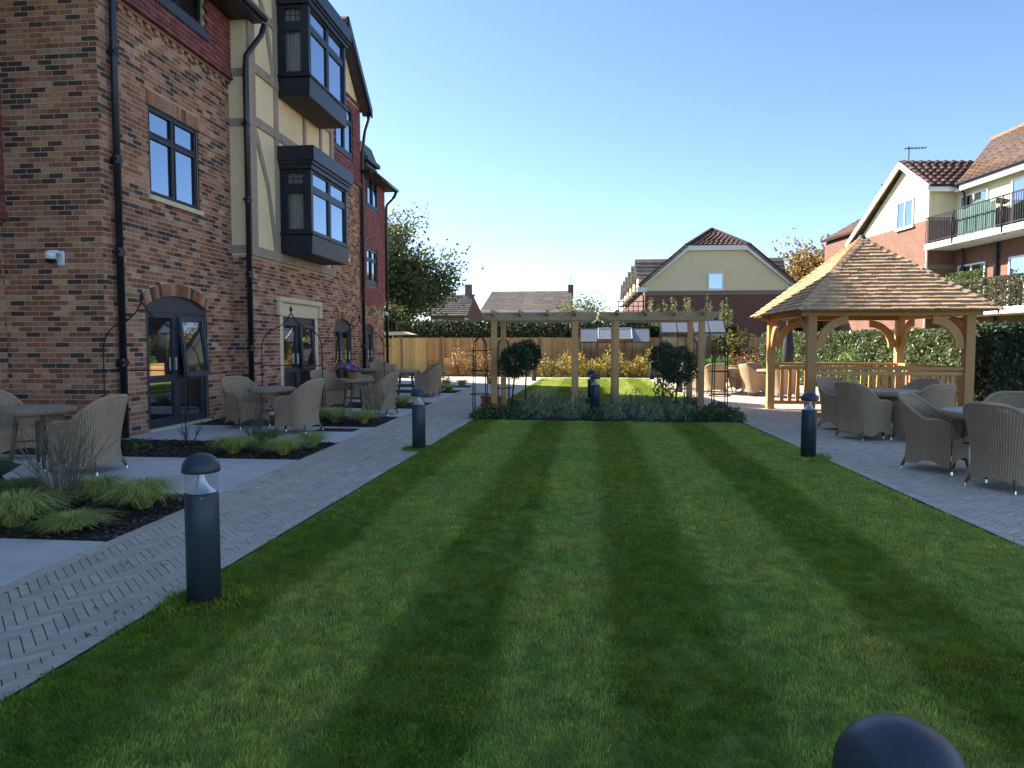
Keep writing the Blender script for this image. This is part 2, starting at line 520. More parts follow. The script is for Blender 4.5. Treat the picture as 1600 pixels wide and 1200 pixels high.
def rand_dirs(n, r=rng):
    d = r.normal(size=(n, 3)); d /= np.linalg.norm(d, axis=1, keepdims=True); return d
def leaf_axes(n, size, r=rng, aspect=0.5, up=0.0):
    d = rand_dirs(n, r); d[:, 2] += up; d /= np.linalg.norm(d, axis=1, keepdims=True)
    e = np.cross(d, rand_dirs(n, r)); e /= (np.linalg.norm(e, axis=1, keepdims=True) + 1e-9)
    s = size * r.uniform(0.65, 1.3, (n, 1))
    return d * s, e * s * aspect
def pick(cols, n, r=rng, jit=0.18):
    c = np.array(cols)[r.integers(0, len(cols), n)]
    return c * r.uniform(1 - jit, 1 + jit, (n, 1))
def clip_poly(poly, clip):
    """Sutherland-Hodgman, both counter-clockwise xy polygons"""
    out = poly
    for i in range(len(clip)):
        a, b = clip[i], clip[(i + 1) % len(clip)]
        ex, ey = b[0] - a[0], b[1] - a[1]
        inp, out = out, []
        if not inp: return []
        for k in range(len(inp)):
            p, q = inp[k], inp[(k + 1) % len(inp)]
            sp = ex * (p[1] - a[1]) - ey * (p[0] - a[0]); sq = ex * (q[1] - a[1]) - ey * (q[0] - a[0])
            if sp >= 0: out.append(p)
            if (sp >= 0) != (sq >= 0):
                t = sp / (sp - sq); out.append((p[0] + t * (q[0] - p[0]), p[1] + t * (q[1] - p[1])))
    return out
def area(p):
    return 0.5 * sum(p[i][0] * p[(i + 1) % len(p)][1] - p[(i + 1) % len(p)][0] * p[i][1] for i in range(len(p)))
# ---------------------------------------------------------------- ground, lawns, paths, patios, beds
xl = lambda y: -2.47 + 0.0175 * y        # lawn edge by the building path
xr = lambda y: 3.35 - 0.033 * y          # lawn edge by the right-hand patio
xp = lambda y: -3.48 - 0.022 * y         # building side of the path

g = MB(); g.face([(-900, -300, -0.09), (900, -300, -0.09), (900, 1500, -0.09), (-900, 1500, -0.09)])
structure(g.build('ground', 'field'))
g = MB(); g.face([(-17, -9, -0.03), (10.8, -9, -0.03), (10.8, 34.4, -0.03), (-17, 34.4, -0.03)])
structure(g.build('garden_subsoil', 'soil'))
def quad_y(y0, y1, fa, fb, pad=0.0):
    return [(fa(y0) + pad, y0), (fb(y0) - pad, y0), (fb(y1) - pad, y1), (fa(y1) + pad, y1)]
g = MB(); g.prism(quad_y(-3, 13.55, xl, xr), -0.05, 0.0); near_lawn = structure(g.build('lawn', 'turf'))
g = MB(); g.prism(quad_y(17.4, 30.2, xl, xr), -0.05, 0.0); far_lawn = structure(g.build('lawn', 'turf'))
g = MB(); g.prism(quad_y(13.55, 17.4, xl, xr), -0.05, 0.004); structure(g.build('planting_bed', 'soil'))

PAV = [(0.58, 0.495, 0.38), (0.555, 0.475, 0.37), (0.60, 0.515, 0.40), (0.54, 0.46, 0.36)]
LP, WP, GAP = 0.2115, 0.0529, 0.0027
def herringbone(clip, y0, y1, x0, x1):
    """paver polygons at 45 degrees inside a convex polygon"""
    out = []
    c = math.sqrt(0.5)
    rot = lambda x, y: (c * x - c * y, c * x + c * y)
    hyp = WP * math.sqrt(2)
    nmin, nmax = int(y0 / hyp) - 20, int(y1 / hyp) + 20
    # m steps run along (2L,0) rotated 45: (1.414L, 1.414L)
    st = 2 * LP * c
    for m in range(int(x0 / st) - 4, int(x1 / st) + 5):
        for n in range(nmin - int(m * st / hyp) - 2, nmax - int(m * st / hyp) + 2):
            bx, by = n * WP + m * 2 * LP, n * WP
            cx, cy = rot(bx, by)
            if not (x0 - 0.4 < cx < x1 + 0.4 and y0 - 0.5 < cy < y1 + 0.5): continue
            for (ax, ay, aw, ah) in ((bx, by, LP, WP), (bx + LP, by + WP - LP, WP, LP)):
                q = [rot(ax + GAP, ay + GAP), rot(ax + aw - GAP, ay + GAP), rot(ax + aw - GAP, ay + ah - GAP), rot(ax + GAP, ay + ah - GAP)]
                p = clip_poly(q, clip)
                if len(p) >= 3 and area(p) > 0.0004: out.append(p)
    return out
def edge_course(fx, w, y0, y1, sgn):
    out, y = [], y0
    while y < y1:
        a, b = y + GAP, min(y + LP, y1) - GAP
        if sgn > 0: out.append([(fx(a) + GAP, a), (fx(a) + w - GAP, a), (fx(b) + w - GAP, b), (fx(b) + GAP, b)])
        else: out.append([(fx(a) - w + GAP, a), (fx(a) - GAP, a), (fx(b) - GAP, b), (fx(b) - w + GAP, b)])
        y += LP
    return out
def lay(paving, polys, singles):
    """the largest pavers in view as single parts, the rest joined"""
    polys = sorted(polys, key=lambda p: -area(p) / max(1.0, (p[0][0] ** 2 + p[0][1] ** 2)) ** 1.5)
    rest = MB()
    for k, p in enumerate(polys):
        t = tuple(np.array(random.choice(PAV)) * random.uniform(0.92, 1.08))
        z = 0.013 + random.uniform(-0.0016, 0.0016)
        if k < singles and p[0][1] > 2.2:
            mb = MB(); cx, cy = p[0]
            mb.prism([(a - cx, b - cy) for a, b in p], -0.004, 0, t, bottom=False)
            o = mb.build('paver', 'paver', paving); o.location = (cx, cy, z)
        else: rest.prism(p, 0.0075, z, t, bottom=False)
    rest.build('pavers', 'paver', paving, kind='stuff')
EW = 0.105
base = MB(); base.prism(quad_y(-3, 30.2, xp, lambda y: xl(y) - 0.004), -0.05, 0.0078)
path = structure(base.build('garden_path', 'joint_sand'))
clip = quad_y(1.6, 30.1, lambda y: xp(y) + EW, lambda y: xl(y) - EW)
polys = herringbone(clip, 1.6, 30.1, -4.2, -1.8) + edge_course(lambda y: xl(y) - 0.004, EW - 0.004, 1.6, 30.1, -1) + edge_course(xp, EW, 1.6, 30.1, 1)
lay(path, polys, 300)
PX1, PX2 = 10.0, 6.55
right_poly = [(xr(-3) + 0.004, -3), (PX1 + 0.2, -3), (PX1, 15.4), (PX2, 29.6), (xr(29.6) + 0.004, 29.6)]
base = MB(); base.prism(right_poly, -0.05, 0.0078)
patio_r = structure(base.build('patio_paving', 'joint_sand'))
vis = clip_poly(right_poly, [(2.0, 4.4), (3.9, 4.4), (12.0, 17.5), (12.0, 29.4), (2.0, 29.4)])
inner = clip_poly(vis, [(xr(0) + EW, 0), (12, 0), (12, 30), (xr(30) + EW, 30)])
polys = herringbone(inner, 4.4, 29.4, 2.2, 10.2) + edge_course(lambda y: xr(y) + 0.004, EW - 0.004, 4.4, 29.3, 1)
lay(patio_r, polys, 120)

# pale concrete patios between the beds along the building
BEDS = [(4.90, 6.55), (8.65, 10.20), (12.15, 13.95), (15.70, 17.35), (20.70, 22.10), (23.40, 24.60)]
prev = -6.0
for k, (a, b) in enumerate(BEDS + [(30.1, 31)]):
    mb = MB()
    xw = -8.95 if a < 10 else -7.3
    # slabs about 1.2 m square with hairline joints
    y = prev + 0.006
    ys = list(np.linspace(prev + 0.004, a - 0.004, max(2, int((a - prev) / 1.3) + 1)))
    slab = MB(); slab.prism([(xw, prev), (xp(prev) - 0.004, prev), (xp(a) - 0.004, a), (xw, a)], -0.05, 0.004)
    so = structure(slab.build('patio', 'joint_sand'))
    for i in range(len(ys) - 1):
        xs = [xw, xw + 1.35, xw + 2.7, None] if a > 10 else [xw, xw + 1.4, xw + 2.8, xw + 4.2, None]
        for j in range(len(xs) - 1):
            p0, p1 = ys[i] + 0.003, ys[i + 1] - 0.003
            if xs[j + 1] is None: q = [(xs[j] + 0.003, p0), (xp(p0) - 0.008, p0), (xp(p1) - 0.008, p1), (xs[j] + 0.003, p1)]
            else: q = [(xs[j] + 0.003, p0), (xs[j + 1] - 0.003, p0), (xs[j + 1] - 0.003, p1), (xs[j] + 0.003, p1)]
            sb = MB(); sb.prism(q, 0.003, 0.014 + random.uniform(-0.001, 0.001), bottom=False)
            sb.build('slab', 'patio', so)
    prev = b
# bark mulch in the beds, one heap of chips per bed
MUL = [(0.075, 0.05, 0.035), (0.05, 0.035, 0.026), (0.10, 0.07, 0.05), (0.035, 0.026, 0.02), (0.14, 0.105, 0.075)]
def mulch(name, poly, n, zt=0.03, cols=MUL, size=0.03):
    xs = [p[0] for p in poly]; ys = [p[1] for p in poly]
    P = np.stack([rng.uniform(min(xs), max(xs), n), rng.uniform(min(ys), max(ys), n), rng.uniform(0.0, zt, n)], 1)
    keep = np.ones(n, bool)
    for i in range(len(poly)):
        a, b = poly[i], poly[(i + 1) % len(poly)]
        keep &= (b[0] - a[0]) * (P[:, 1] - a[1]) - (b[1] - a[1]) * (P[:, 0] - a[0]) > 0.0
    P = P[keep]; n = len(P)
    ang = rng.uniform(0, 2 * np.pi, n)
    A = np.stack([np.cos(ang), np.sin(ang), rng.normal(0, 0.25, n)], 1) * size * rng.uniform(0.5, 1.5, (n, 1))
    B = np.stack([-np.sin(ang), np.cos(ang), rng.normal(0, 0.3, n)], 1) * size * 0.35 * rng.uniform(0.5, 1.4, (n, 1))
    return quad_cloud(name, P, A, B, pick(cols, n), 'mulch', kind='stuff', fold=0.3)
for k, (a, b) in enumerate(BEDS):
    poly = [(-7.2 if a > 8 else -8.0, a), (xp(a) - 0.01, a), (xp(b) - 0.01, b), (-7.2 if a > 8 else -8.0, b)]
    mb = MB(); mb.prism(poly, -0.05, 0.008); structure(mb.build('planting_bed', 'soil'))
    m = mulch('bark_mulch', poly, [9000, 7000, 4000, 3000, 1500, 1200][k])
    tag(m, ['dark bark mulch covering the nearest bed left of the path', 'dark bark mulch in the bed below the first trellis arch',
            'dark bark mulch in the bed below the second trellis arch', 'dark bark mulch in the bed beyond the flower pot table',
            'dark bark mulch in the bed beside the farther bistro table', 'dark bark mulch in the last bed by the building end'][k], 'mulch')
g = MB(); g.prism([(-11, 30.22), (7, 30.22), (6.6, 31.04), (-11, 31.04)], -0.05, 0.0085); structure(g.build('back_path', 'patio'))
m = mulch('slate_chippings', quad_y(13.58, 17.38, xl, xr), 7000, 0.02, [(0.10, 0.09, 0.095), (0.06, 0.055, 0.05), (0.15, 0.13, 0.12), (0.05, 0.038, 0.03)], 0.025)
tag(m, 'dark chippings between the plants under the pergolas', 'chippings')
dr = thing('drain_cover', 'dark rectangular drain grate set in the pale patio slab', 'drain cover', (-4.27, 11.68, 0.012))
MB().box(-0.34, 0.34, -0.19, 0.19, 0.004, 0.010).build('grate_frame', 'drain', dr)
for i in range(9): MB().box(-0.32, 0.32, -0.17 + i * 0.04, -0.15 + i * 0.04, 0.0105, 0.016).build('grate_bar', 'drain', dr)
# ---------------------------------------------------------------- the brick care home on the left
HX, BX, Y0 = -7.28, -6.90, 10.06            # main wall plane, bay plane, near corner
home = thing('brick_care_home', 'three storey brick care home with red hung tiles and a timber framed bay', 'building', (HX, Y0, 0))
BR_DARK = [(0.09, 0.055, 0.042), (0.11, 0.06, 0.043), (0.078, 0.05, 0.042)]
BR_RED = [(0.325, 0.125, 0.066), (0.285, 0.105, 0.058), (0.37, 0.147, 0.076)]
BR_TAN = [(0.46, 0.222, 0.122), (0.48, 0.248, 0.145), (0.44, 0.195, 0.108), (0.48, 0.275, 0.17)]
CH, BL, MJ = 0.0795, 0.2385, 0.0125         # course height, brick pitch, joint
class Frame:
    def __init__(s, O, U, N): s.O, s.U, s.N = Vector(O), Vector(U), Vector(N)
    def p(s, u, z, d): return s.O + s.U * u + s.N * d + Vector((0, 0, z))
    def box(s, mb, u0, u1, z0, z1, d0, d1, tint=(1, 1, 1)):
        mb.hexa([s.p(u0, z0, d0), s.p(u1, z0, d0), s.p(u1, z0, d1), s.p(u0, z0, d1), s.p(u0, z1, d0), s.p(u1, z1, d0), s.p(u1, z1, d1), s.p(u0, z1, d1)], tint)
    def bar(s, mb, a, b, w, d0, d1, tint=(1, 1, 1)):
        (u0, z0), (u1, z1) = a, b
        L = math.hypot(u1 - u0, z1 - z0); nu, nz = -(z1 - z0) / L * w / 2, (u1 - u0) / L * w / 2
        mb.hexa([s.p(u0 - nu, z0 - nz, d0), s.p(u1 - nu, z1 - nz, d0), s.p(u1 + nu, z1 + nz, d0), s.p(u0 + nu, z0 + nz, d0),
                 s.p(u0 - nu, z0 - nz, d1), s.p(u1 - nu, z1 - nz, d1), s.p(u1 + nu, z1 + nz, d1), s.p(u0 + nu, z0 + nz, d1)], tint)
def brick_tint(patch=0.5):
    r = random.random()
    if r < 0.20: c = random.choice(BR_DARK)
    elif r < 0.20 + 0.42: c = random.choice(BR_RED)
    else: c = random.choice(BR_TAN)
    return tuple(np.array(c) * random.uniform(0.85, 1.18))
def excl(o, z):
    """interval of wall taken by an opening at height z"""
    if o['z0'] - 0.01 < z < o['z1']: return (o['u0'], o['u1'])
    if o.get('arch') and o['z1'] <= z:
        uc = (o['u0'] + o['u1']) / 2; hw = (o['u1'] - o['u0']) / 2; r = o['arch']
        Rr = (hw * hw + r * r) / (2 * r); zc = o['z1'] + r - Rr; Ro = Rr + 0.225
        if z < zc + Ro:
            h = math.sqrt(Ro * Ro - (z - zc) ** 2)
            return (uc - min(h, hw + 0.06), uc + min(h, hw + 0.06))
    if o.get('soldier') and o['z1'] <= z < o['z1'] + 0.24: return (o['u0'] - 0.06, o['u1'] + 0.06)
    return None
def bricks(u0, u1, z0, z1, ops=()):
    out = []
    row = int(round(z0 / CH))
    while (row + 1) * CH <= z1 + 0.03:
        za, zb = row * CH + MJ / 2, (row + 1) * CH - MJ / 2
        off = (row % 2) * BL / 2
        k = math.floor((u0 - off) / BL)
        spans = []
        while k * BL + off < u1:
            a, b = max(u0, k * BL + off + (MJ / 2)), min(u1, (k + 1) * BL + off - MJ / 2)
            k += 1
            if b - a > 0.02: spans.append((a, b))
        for o in ops:
            e = excl(o, (za + zb) / 2)
            if not e: continue
            ns = []
            for a, b in spans:
                if b <= e[0] or a >= e[1]: ns.append((a, b)); continue
                if a < e[0] - 0.03: ns.append((a, e[0]))
                if b > e[1] + 0.03: ns.append((e[1], b))
            spans = ns
        out += [(a, b, za, zb) for a, b in spans]
        row += 1
    return out
LOOSE = MB()
def lay_bricks(fr, u0, u1, z0, z1, ops=(), single=None):
    n = 0
    for a, b, za, zb in bricks(u0, u1, z0, z1, ops):
        t = brick_tint(); d = 0.003 + random.uniform(-0.0012, 0.0015)
        if single and n < single[0] and single[1](a, za):
            n += 1
            mb = MB(); c = fr.p(a, za, 0)
            f2 = Frame((0, 0, 0), fr.U, fr.N); f2.box(mb, 0, b - a, 0, zb - za, -0.02, d, t)
            o = mb.build('brick', 'brick', home); o.location = c - home.location
        else: fr.box(LOOSE, a, b, za, zb, -0.02, d, t)
def backing(mb, fr, u0, u1, z0, z1, ops=(), th=0.22):
    """mortar-faced wall with the openings left out"""
    us = sorted({u0, u1, *[o['u0'] for o in ops], *[o['u1'] for o in ops]})
    us = [u for u in us if u0 <= u <= u1]
    for a, b in zip(us[:-1], us[1:]):
        z = z0
        for o in sorted([o for o in ops if o['u0'] < (a + b) / 2 < o['u1']], key=lambda o: o['z0']):
            top = o['z1'] + o.get('arch', 0)
            if o['z0'] > z + 0.001: fr.box(mb, a, b, z, o['z0'], -th, 0)
            z = top
        if z1 > z: fr.box(mb, a, b, z, z1, -th, 0)
def arch_ring(fr, o, ring=0.215):
    uc = (o['u0'] + o['u1']) / 2; hw = (o['u1'] - o['u0']) / 2; r = o['arch']
    Rr = (hw * hw + r * r) / (2 * r); zc = o['z1'] + r - Rr
    th0 = math.asin(min(1, (hw + 0.03) / Rr)); n = int(2 * th0 * (Rr + ring / 2) / 0.079)
    mb = MB()
    pts = lambda rr, t: (uc + rr * math.sin(t), zc + rr * math.cos(t))
    for k in range(n):
        t0, t1 = -th0 + 2 * th0 * k / n, -th0 + 2 * th0 * (k + 1) / n
        # mortar backing wedge
        q = [pts(Rr, t0), pts(Rr, t1), pts(Rr + ring + 0.01, t1), pts(Rr + ring + 0.01, t0)]
        mb.hexa([fr.p(*p, -0.11) for p in q] + [fr.p(*p, 0.0005) for p in q])
        e = 0.0045 / Rr
        q = [pts(Rr - 0.002, t0 + e), pts(Rr - 0.002, t1 - e), pts(Rr + ring, t1 - e), pts(Rr + ring, t0 + e)]
        c = random.choice(BR_RED + BR_TAN + BR_TAN) if k % 3 else random.choice(BR_DARK + BR_RED)
        v = MB(); v.hexa([fr.p(*p, -0.105) - home.location for p in q] + [fr.p(*p, 0.011) - home.location for p in q], tuple(np.array(c) * random.uniform(0.9, 1.1)))
        v.build('arch_brick', 'brick', home)
    mb.build('arch_mortar', 'mortar', home, world=True)
def soldier(fr, o):
    u = o['u0'] - 0.055
    while u < o['u1'] + 0.05:
        v = MB()
        p0 = fr.p(u, o['z1'] + 0.005, 0) - home.location
        f2 = Frame(p0, fr.U, fr.N); f2.box(v, 0, 0.0695, 0, 0.228, -0.02, 0.009, tuple(np.array(random.choice(BR_RED + BR_TAN)) * random.uniform(0.8, 1.1)))
        v.build('lintel_brick', 'brick', home)
        u += 0.0795
def tiles(mb, fr, u0, u1, z0, z1, ops=(), d=0.05):
    z, k = z0, 0
    while z < z1:
        u = u0 - (k % 2) * 0.083
        while u < u1:
            a, b = max(u0, u + 0.002), min(u1, u + 0.164)
            u += 0.166
            if b - a < 0.02: continue
            cu, cz = (a + b) / 2, z + 0.05
            if any(o['u0'] - 0.03 < cu < o['u1'] + 0.03 and o['z0'] - 0.12 < cz < o['z1'] + 0.05 for o in ops): continue
            c = np.array(random.choice([(0.26, 0.075, 0.062), (0.225, 0.064, 0.056), (0.29, 0.088, 0.07), (0.20, 0.058, 0.05)])) * random.uniform(0.85, 1.15)
            e = random.uniform(-0.002, 0.003); t = min(z + 0.108, z1)
            kick = 0.05 if k < 2 else 0.0
            mb.hexa([fr.p(a, z, d - 0.008), fr.p(b, z, d - 0.008), fr.p(b, z, d + 0.022 + e + kick * (1 - k * .5)), fr.p(a, z, d + 0.022 + e + kick * (1 - k * .5)),
                     fr.p(a, t, d - 0.012), fr.p(b, t, d - 0.012), fr.p(b, t, d + 0.004 + kick * (.5 - k * .5 if k < 1 else 0)), fr.p(a, t, d + 0.004 + kick * (.5 - k * .5 if k < 1 else 0))], tuple(c))
        z += 0.098; k += 1

def window(fr, u0, u1, z0, z1, cols=2, transom=0.68, sill='stone', dep=-0.09, fw=0.055, glass='window_glass', parent=None, mats=('anthracite',), room=True, curtains=False, name='window'):
    """outer frame + mullions as the part, panes and sill below it"""
    home_ = parent or home
    mb = MB(); m0 = mats[0]
    f = lambda a, b, c, d_, e=dep, h=dep + 0.055: fr.box(mb, a, b, c, d_, e, h)
    f(u0, u1, z0, z0 + fw); f(u0, u1, z1 - fw, z1); f(u0, u0 + fw, z0 + fw, z1 - fw); f(u1 - fw, u1, z0 + fw, z1 - fw)
    us = [u0 + fw + (u1 - u0 - 2 * fw) * i / cols for i in range(cols + 1)]
    for u in us[1:-1]: f(u - fw * 0.6, u + fw * 0.6, z0 + fw, z1 - fw, dep, dep + 0.052)
    zt = z0 + (z1 - z0) * transom if transom else None
    if zt: f(u0 + fw, u1 - fw, zt - fw * 0.55, zt + fw * 0.55, dep, dep + 0.049)
    w = mb.build(name, m0, home_, world=True)
    off = home_.location
    for i in range(cols):
        for a, b in ([(z0 + fw, zt - fw * .5), (zt + fw * .5, z1 - fw)] if zt else [(z0 + fw, z1 - fw)]):
            pb = MB(); fr.box(pb, us[i] + 0.01, us[i + 1] - 0.01, a, b, dep + 0.012 + 0.002 * i, dep + 0.022 + 0.002 * i)
            pb.v = [tuple(Vector(v) - off) for v in pb.v]; pb.build('pane', glass, w)
            # sash bead round each pane
            sb = MB(); s = 0.028; e, h = dep + 0.03, dep + 0.062
            ua, ub = us[i] + (fw * .6 if i else 0), us[i + 1] - (fw * .6 if i < cols - 1 else 0)
            fr.box(sb, ua, ub, a, a + s, e, h); fr.box(sb, ua, ub, b - s, b, e, h); fr.box(sb, ua, ua + s, a + s, b - s, e, h); fr.box(sb, ub - s, ub, a + s, b - s, e, h)
            sb.v = [tuple(Vector(v) - off) for v in sb.v]; sb.build('sash', m0, w)
    if sill:
        sb = MB(); e = 0.06
        fr.box(sb, u0 - e, u1 + e, z0 - 0.085, z0 - 0.002, dep - 0.02, 0.055)
        sb.v = [tuple(Vector(v) - off) for v in sb.v]; sb.build('sill', sill, w, bevel=0.008)
    return w

FA = Frame((HX, 0, 0), (0, 1, 0), (1, 0, 0))          # main wall: u is world y
FL = Frame((0, Y0, 0), (1, 0, 0), (0, -1, 0))         # camera-facing return: u is world x
FI = Frame((-8.90, 0, 0), (0, 1, 0), (1, 0, 0))       # inner wall running towards the viewer
FB = Frame((BX, 0, 0), (0, 1, 0), (1, 0, 0))          # bay front
FR = Frame((0, 14.0, 0), (1, 0, 0), (0, -1, 0))       # bay return
door1 = dict(u0=11.05, u1=12.95, z0=0.0, z1=2.13, arch=0.20)
win1 = dict(u0=11.28, u1=12.80, z0=3.97, z1=5.46, soldier=True)
win1u = dict(u0=11.50, u1=13.05, z0=7.42, z1=8.2)
door2 = dict(u0=15.50, u1=17.40, z0=0.0, z1=2.10)
doorB = dict(u0=19.72, u1=21.30, z0=0.0, z1=2.02, arch=0.20)
winB1 = dict(u0=19.95, u1=21.10, z0=4.05, z1=5.30, soldier=True)
winB2 = dict(u0=19.95, u1=21.42, z0=7.15, z1=8.55)
doorC = dict(u0=22.48, u1=23.55, z0=0.0, z1=1.98, arch=0.16)
winC1 = dict(u0=22.72, u1=23.85, z0=3.50, z1=4.62)
winC2 = dict(u0=22.75, u1=23.95, z0=6.00, z1=7.35)
bk = MB()
backing(bk, FL, -8.896, HX - 0.004, 0, 8.3)
backing(bk, FI, 2.0, Y0 - 0.004, 0, 8.3)
backing(bk, FA, Y0 + 0.004, 14.0, 0, 8.3, [door1, win1, win1u])
backing(bk, FR, HX + 0.004, BX - 0.145, 0, 8.6)
backing(bk, FR, BX - 0.145, BX - 0.004, 0, 3.3)
backing(bk, FB, 14.004, 18.85, 0, 3.3, [door2])
backing(bk, FA, 18.85, 22.2, 0, 8.8, [doorB, winB1, winB2])
backing(bk, FA, 22.2, 24.85, 0, 7.35, [doorC, winC1, winC2])
bk.build('wall', 'mortar', home, world=True)
lay_bricks(FL, -8.9, HX + 0.003, 0, 8.3, single=(300, lambda u, z: 0.9 < z < 5.6))
lay_bricks(FI, 8.6, Y0, 0, 3.36)
lay_bricks(FA, Y0, 14.0, 0, 6.78, [door1, win1])
lay_bricks(FR, HX, BX + 0.003, 0, 3.3)
lay_bricks(FB, 14.0, 18.85, 0, 3.3, [dict(u0=15.34, u1=17.58, z0=0, z1=2.25), dict(u0=15.2, u1=17.72, z0=2.25, z1=2.56)])
lay_bricks(FA, 18.85, 22.2, 0, 6.4, [doorB, winB1])
lay_bricks(FA, 22.2, 24.85, 0, 2.85, [doorC])
LOOSE.build('brickwork', 'brick', home, kind='stuff', world=True)
for o in (door1, doorB, doorC): arch_ring(FA, o)
soldier(FA, win1); soldier(FA, winB1)
tl = MB()
tiles(tl, FI, 8.6, Y0, 3.36, 8.3)
tiles(tl, FA, Y0, 14.0, 6.80, 8.3, [win1u])
tiles(tl, FA, 18.85, 22.2, 6.42, 8.8, [winB2])
tiles(tl, FA, 22.2, 24.85, 2.87, 7.0, [winC1, winC2])
tl.build('hung_tiles', 'tile_hung', home, kind='stuff', world=True)
# dentil course under the hung tiles
for fr, a, b, z in ((FA, Y0, 14.0, 6.66), (FA, 22.2, 24.85, 2.74)):
    u = a; dn = MB()
    while u < b - 0.1:
        fr.box(dn, u, u + 0.105, z, z + 0.07, 0.0, 0.045, tuple(np.array(random.choice(BR_TAN)) * 0.9)); u += 0.24
    fr.box(dn, a, b, z + 0.075, z + 0.13, 0.0, 0.05, (0.30, 0.15, 0.09))
    dn.build('dentil_course', 'brick', home, world=True)

# building body (rooms stay dark) and roofs, unseen parts shaped for their shadows
bd = MB()
bd.box(-17.0, -9.2, -9, 24.6, 0, 8.2); bd.box(-9.25, -7.75, Y0 + 0.3, 24.6, 0, 6.9); bd.box(-7.8, -7.3, 14.2, 18.6, 3.3, 8.4)
bd.box(-17.0, -10.8, 24.7, 29.6, 0, 7.6)  # body of the unseen rear wing, added for its shadow
bd.build('inner_walls', 'room_dark', home, world=True)
def roof_plane(mb, a, b, c, d, th=0.12, cols=((0.11, 0.055, 0.045), (0.09, 0.045, 0.04), (0.13, 0.06, 0.05)), rows=0.3):
    """a,b eave ends, d,c ridge ends: courses of tiles stepped like laps"""
    a, b, c, d = map(Vector, (a, b, c, d)); N = (b - a).cross(d - a).normalized()
    if N.z < 0: N = -N
    n = max(2, int((d - a).length / rows))
    for k in range(n):
        t0, t1 = k / n, (k + 1) / n
        p0, p1 = a.lerp(d, t0), b.lerp(c, t0); q0, q1 = a.lerp(d, t1), b.lerp(c, t1)
        m = max(1, int((p1 - p0).length / 0.9))
        for j in range(m):
            s0, s1 = j / m, (j + 1) / m
            e = N * 0.035; g_ = -N * th
            v = [p0.lerp(p1, s0), p0.lerp(p1, s1), q0.lerp(q1, s1), q0.lerp(q1, s0)]
            mb.hexa([x + g_ for x in v] + [v[0] + e, v[1] + e, v[2], v[3]], tuple(np.array(random.choice(cols)) * random.uniform(0.85, 1.15)))
rf = MB()
roof_plane(rf, (-6.75, 2, 8.15), (-6.75, 14.0, 8.15), (-12.0, 14.0, 12.2), (-12.0, 2, 12.2))
roof_plane(rf, (-6.75, -9, 8.15), (-6.75, 2, 8.15), (-12.0, 2, 12.2), (-12.0, -9, 12.2))
roof_plane(rf, (-7.2, 18.95, 8.9), (-7.2, 22.2, 8.9), (-12.0, 22.2, 12.0), (-12.0, 18.95, 12.2))
roof_plane(rf, (-17.2, 22.45, 8.05), (-17.2, -9, 8.05), (-12.0, -9, 12.2), (-12.0, 22.2, 12.0))
# far hipped section, and an unseen rear wing added to shape the lawn shadow
roof_plane(rf, (-6.85, 22.45, 6.95), (-6.85, 25.15, 6.95), (-9.3, 23.3, 9.0), (-9.3, 22.45, 9.0))
roof_plane(rf, (-6.85, 25.15, 6.95), (-12.0, 25.15, 6.95), (-11.0, 23.3, 9.0), (-9.3, 23.3, 9.0))
roof_plane(rf, (-10.5, 24.7, 7.6), (-10.5, 29.9, 7.6), (-13.5, 29.9, 8.9), (-13.5, 24.7, 8.9))
# small gable right of the bay, and the bay's own higher eave
AP = (20.25, 10.78); GB = (18.2, 22.3, 8.95)
roof_plane(rf, (-6.5, 13.85, 9.95), (-6.5, 18.95, 9.95), (-12.0, 18.95, 12.2), (-12.0, 13.85, 12.2))
roof_plane(rf, (-6.9, GB[1], GB[2]), (-11.0, GB[1], GB[2]), (-11.0, AP[0], AP[1] + 0.05), (-6.9, AP[0], AP[1] + 0.05))
roof_plane(rf, (-6.9, 18.95, AP[1] - 1.1), (-11.0, 18.95, AP[1] - 1.1), (-11.0, AP[0], AP[1] + 0.05), (-6.9, AP[0], AP[1] + 0.05))
rf.build('roof', 'roof_brown', home, world=True)
gw = MB()                                        # rendered bay wall and gable
gw.box(BX - 0.14, BX, 13.982, 18.85, 3.3, 9.9)
gw.extrude([(HX + 0.04, 18.85, 8.75), (HX + 0.04, 22.2, 8.8), (HX + 0.04, AP[0], AP[1] - 0.1), (HX + 0.04, 18.85, AP[1] - 1.2)], (-0.14, 0, 0))
gw.box(HX - 0.05, BX - 0.142, 13.985, 14.2, 3.3, 9.9)
gw.build('render_panel', 'cream', home, world=True)
for (ya, yb, za) in ((GB[1] + .12, AP[0], GB[2] - .1),):
    bb = MB()
    bb.hexa([(-6.92, ya, za - 0.22), (-6.87, ya, za - 0.22), (-6.87, yb, AP[1] - 0.22), (-6.92, yb, AP[1] - 0.22),
             (-6.92, ya, za + 0.04), (-6.87, ya, za + 0.04), (-6.87, yb, AP[1] + 0.04), (-6.92, yb, AP[1] + 0.04)])
    bb.build('bargeboard', 'anthracite', home, world=True)
    sf = MB(); sf.hexa([(-7.2, ya, za - 0.16), (-6.93, ya, za - 0.16), (-6.93, yb, AP[1] - 0.16), (-7.2, yb, AP[1] - 0.16),
             (-7.2, ya, za - 0.13), (-6.93, ya, za - 0.13), (-6.93, yb, AP[1] - 0.13), (-7.2, yb, AP[1] - 0.13)])
    sf.build('soffit', 'soffit', home, world=True)
MB().box(BX + .002, -6.45, 13.8, 18.95, 9.7, 9.95).build('soffit', 'black_metal', home, world=True)
MB().box(HX + 0.0, -6.62, Y0 - 0.4, 14.2, 7.98, 8.12).build('soffit', 'black_metal', home, world=True)
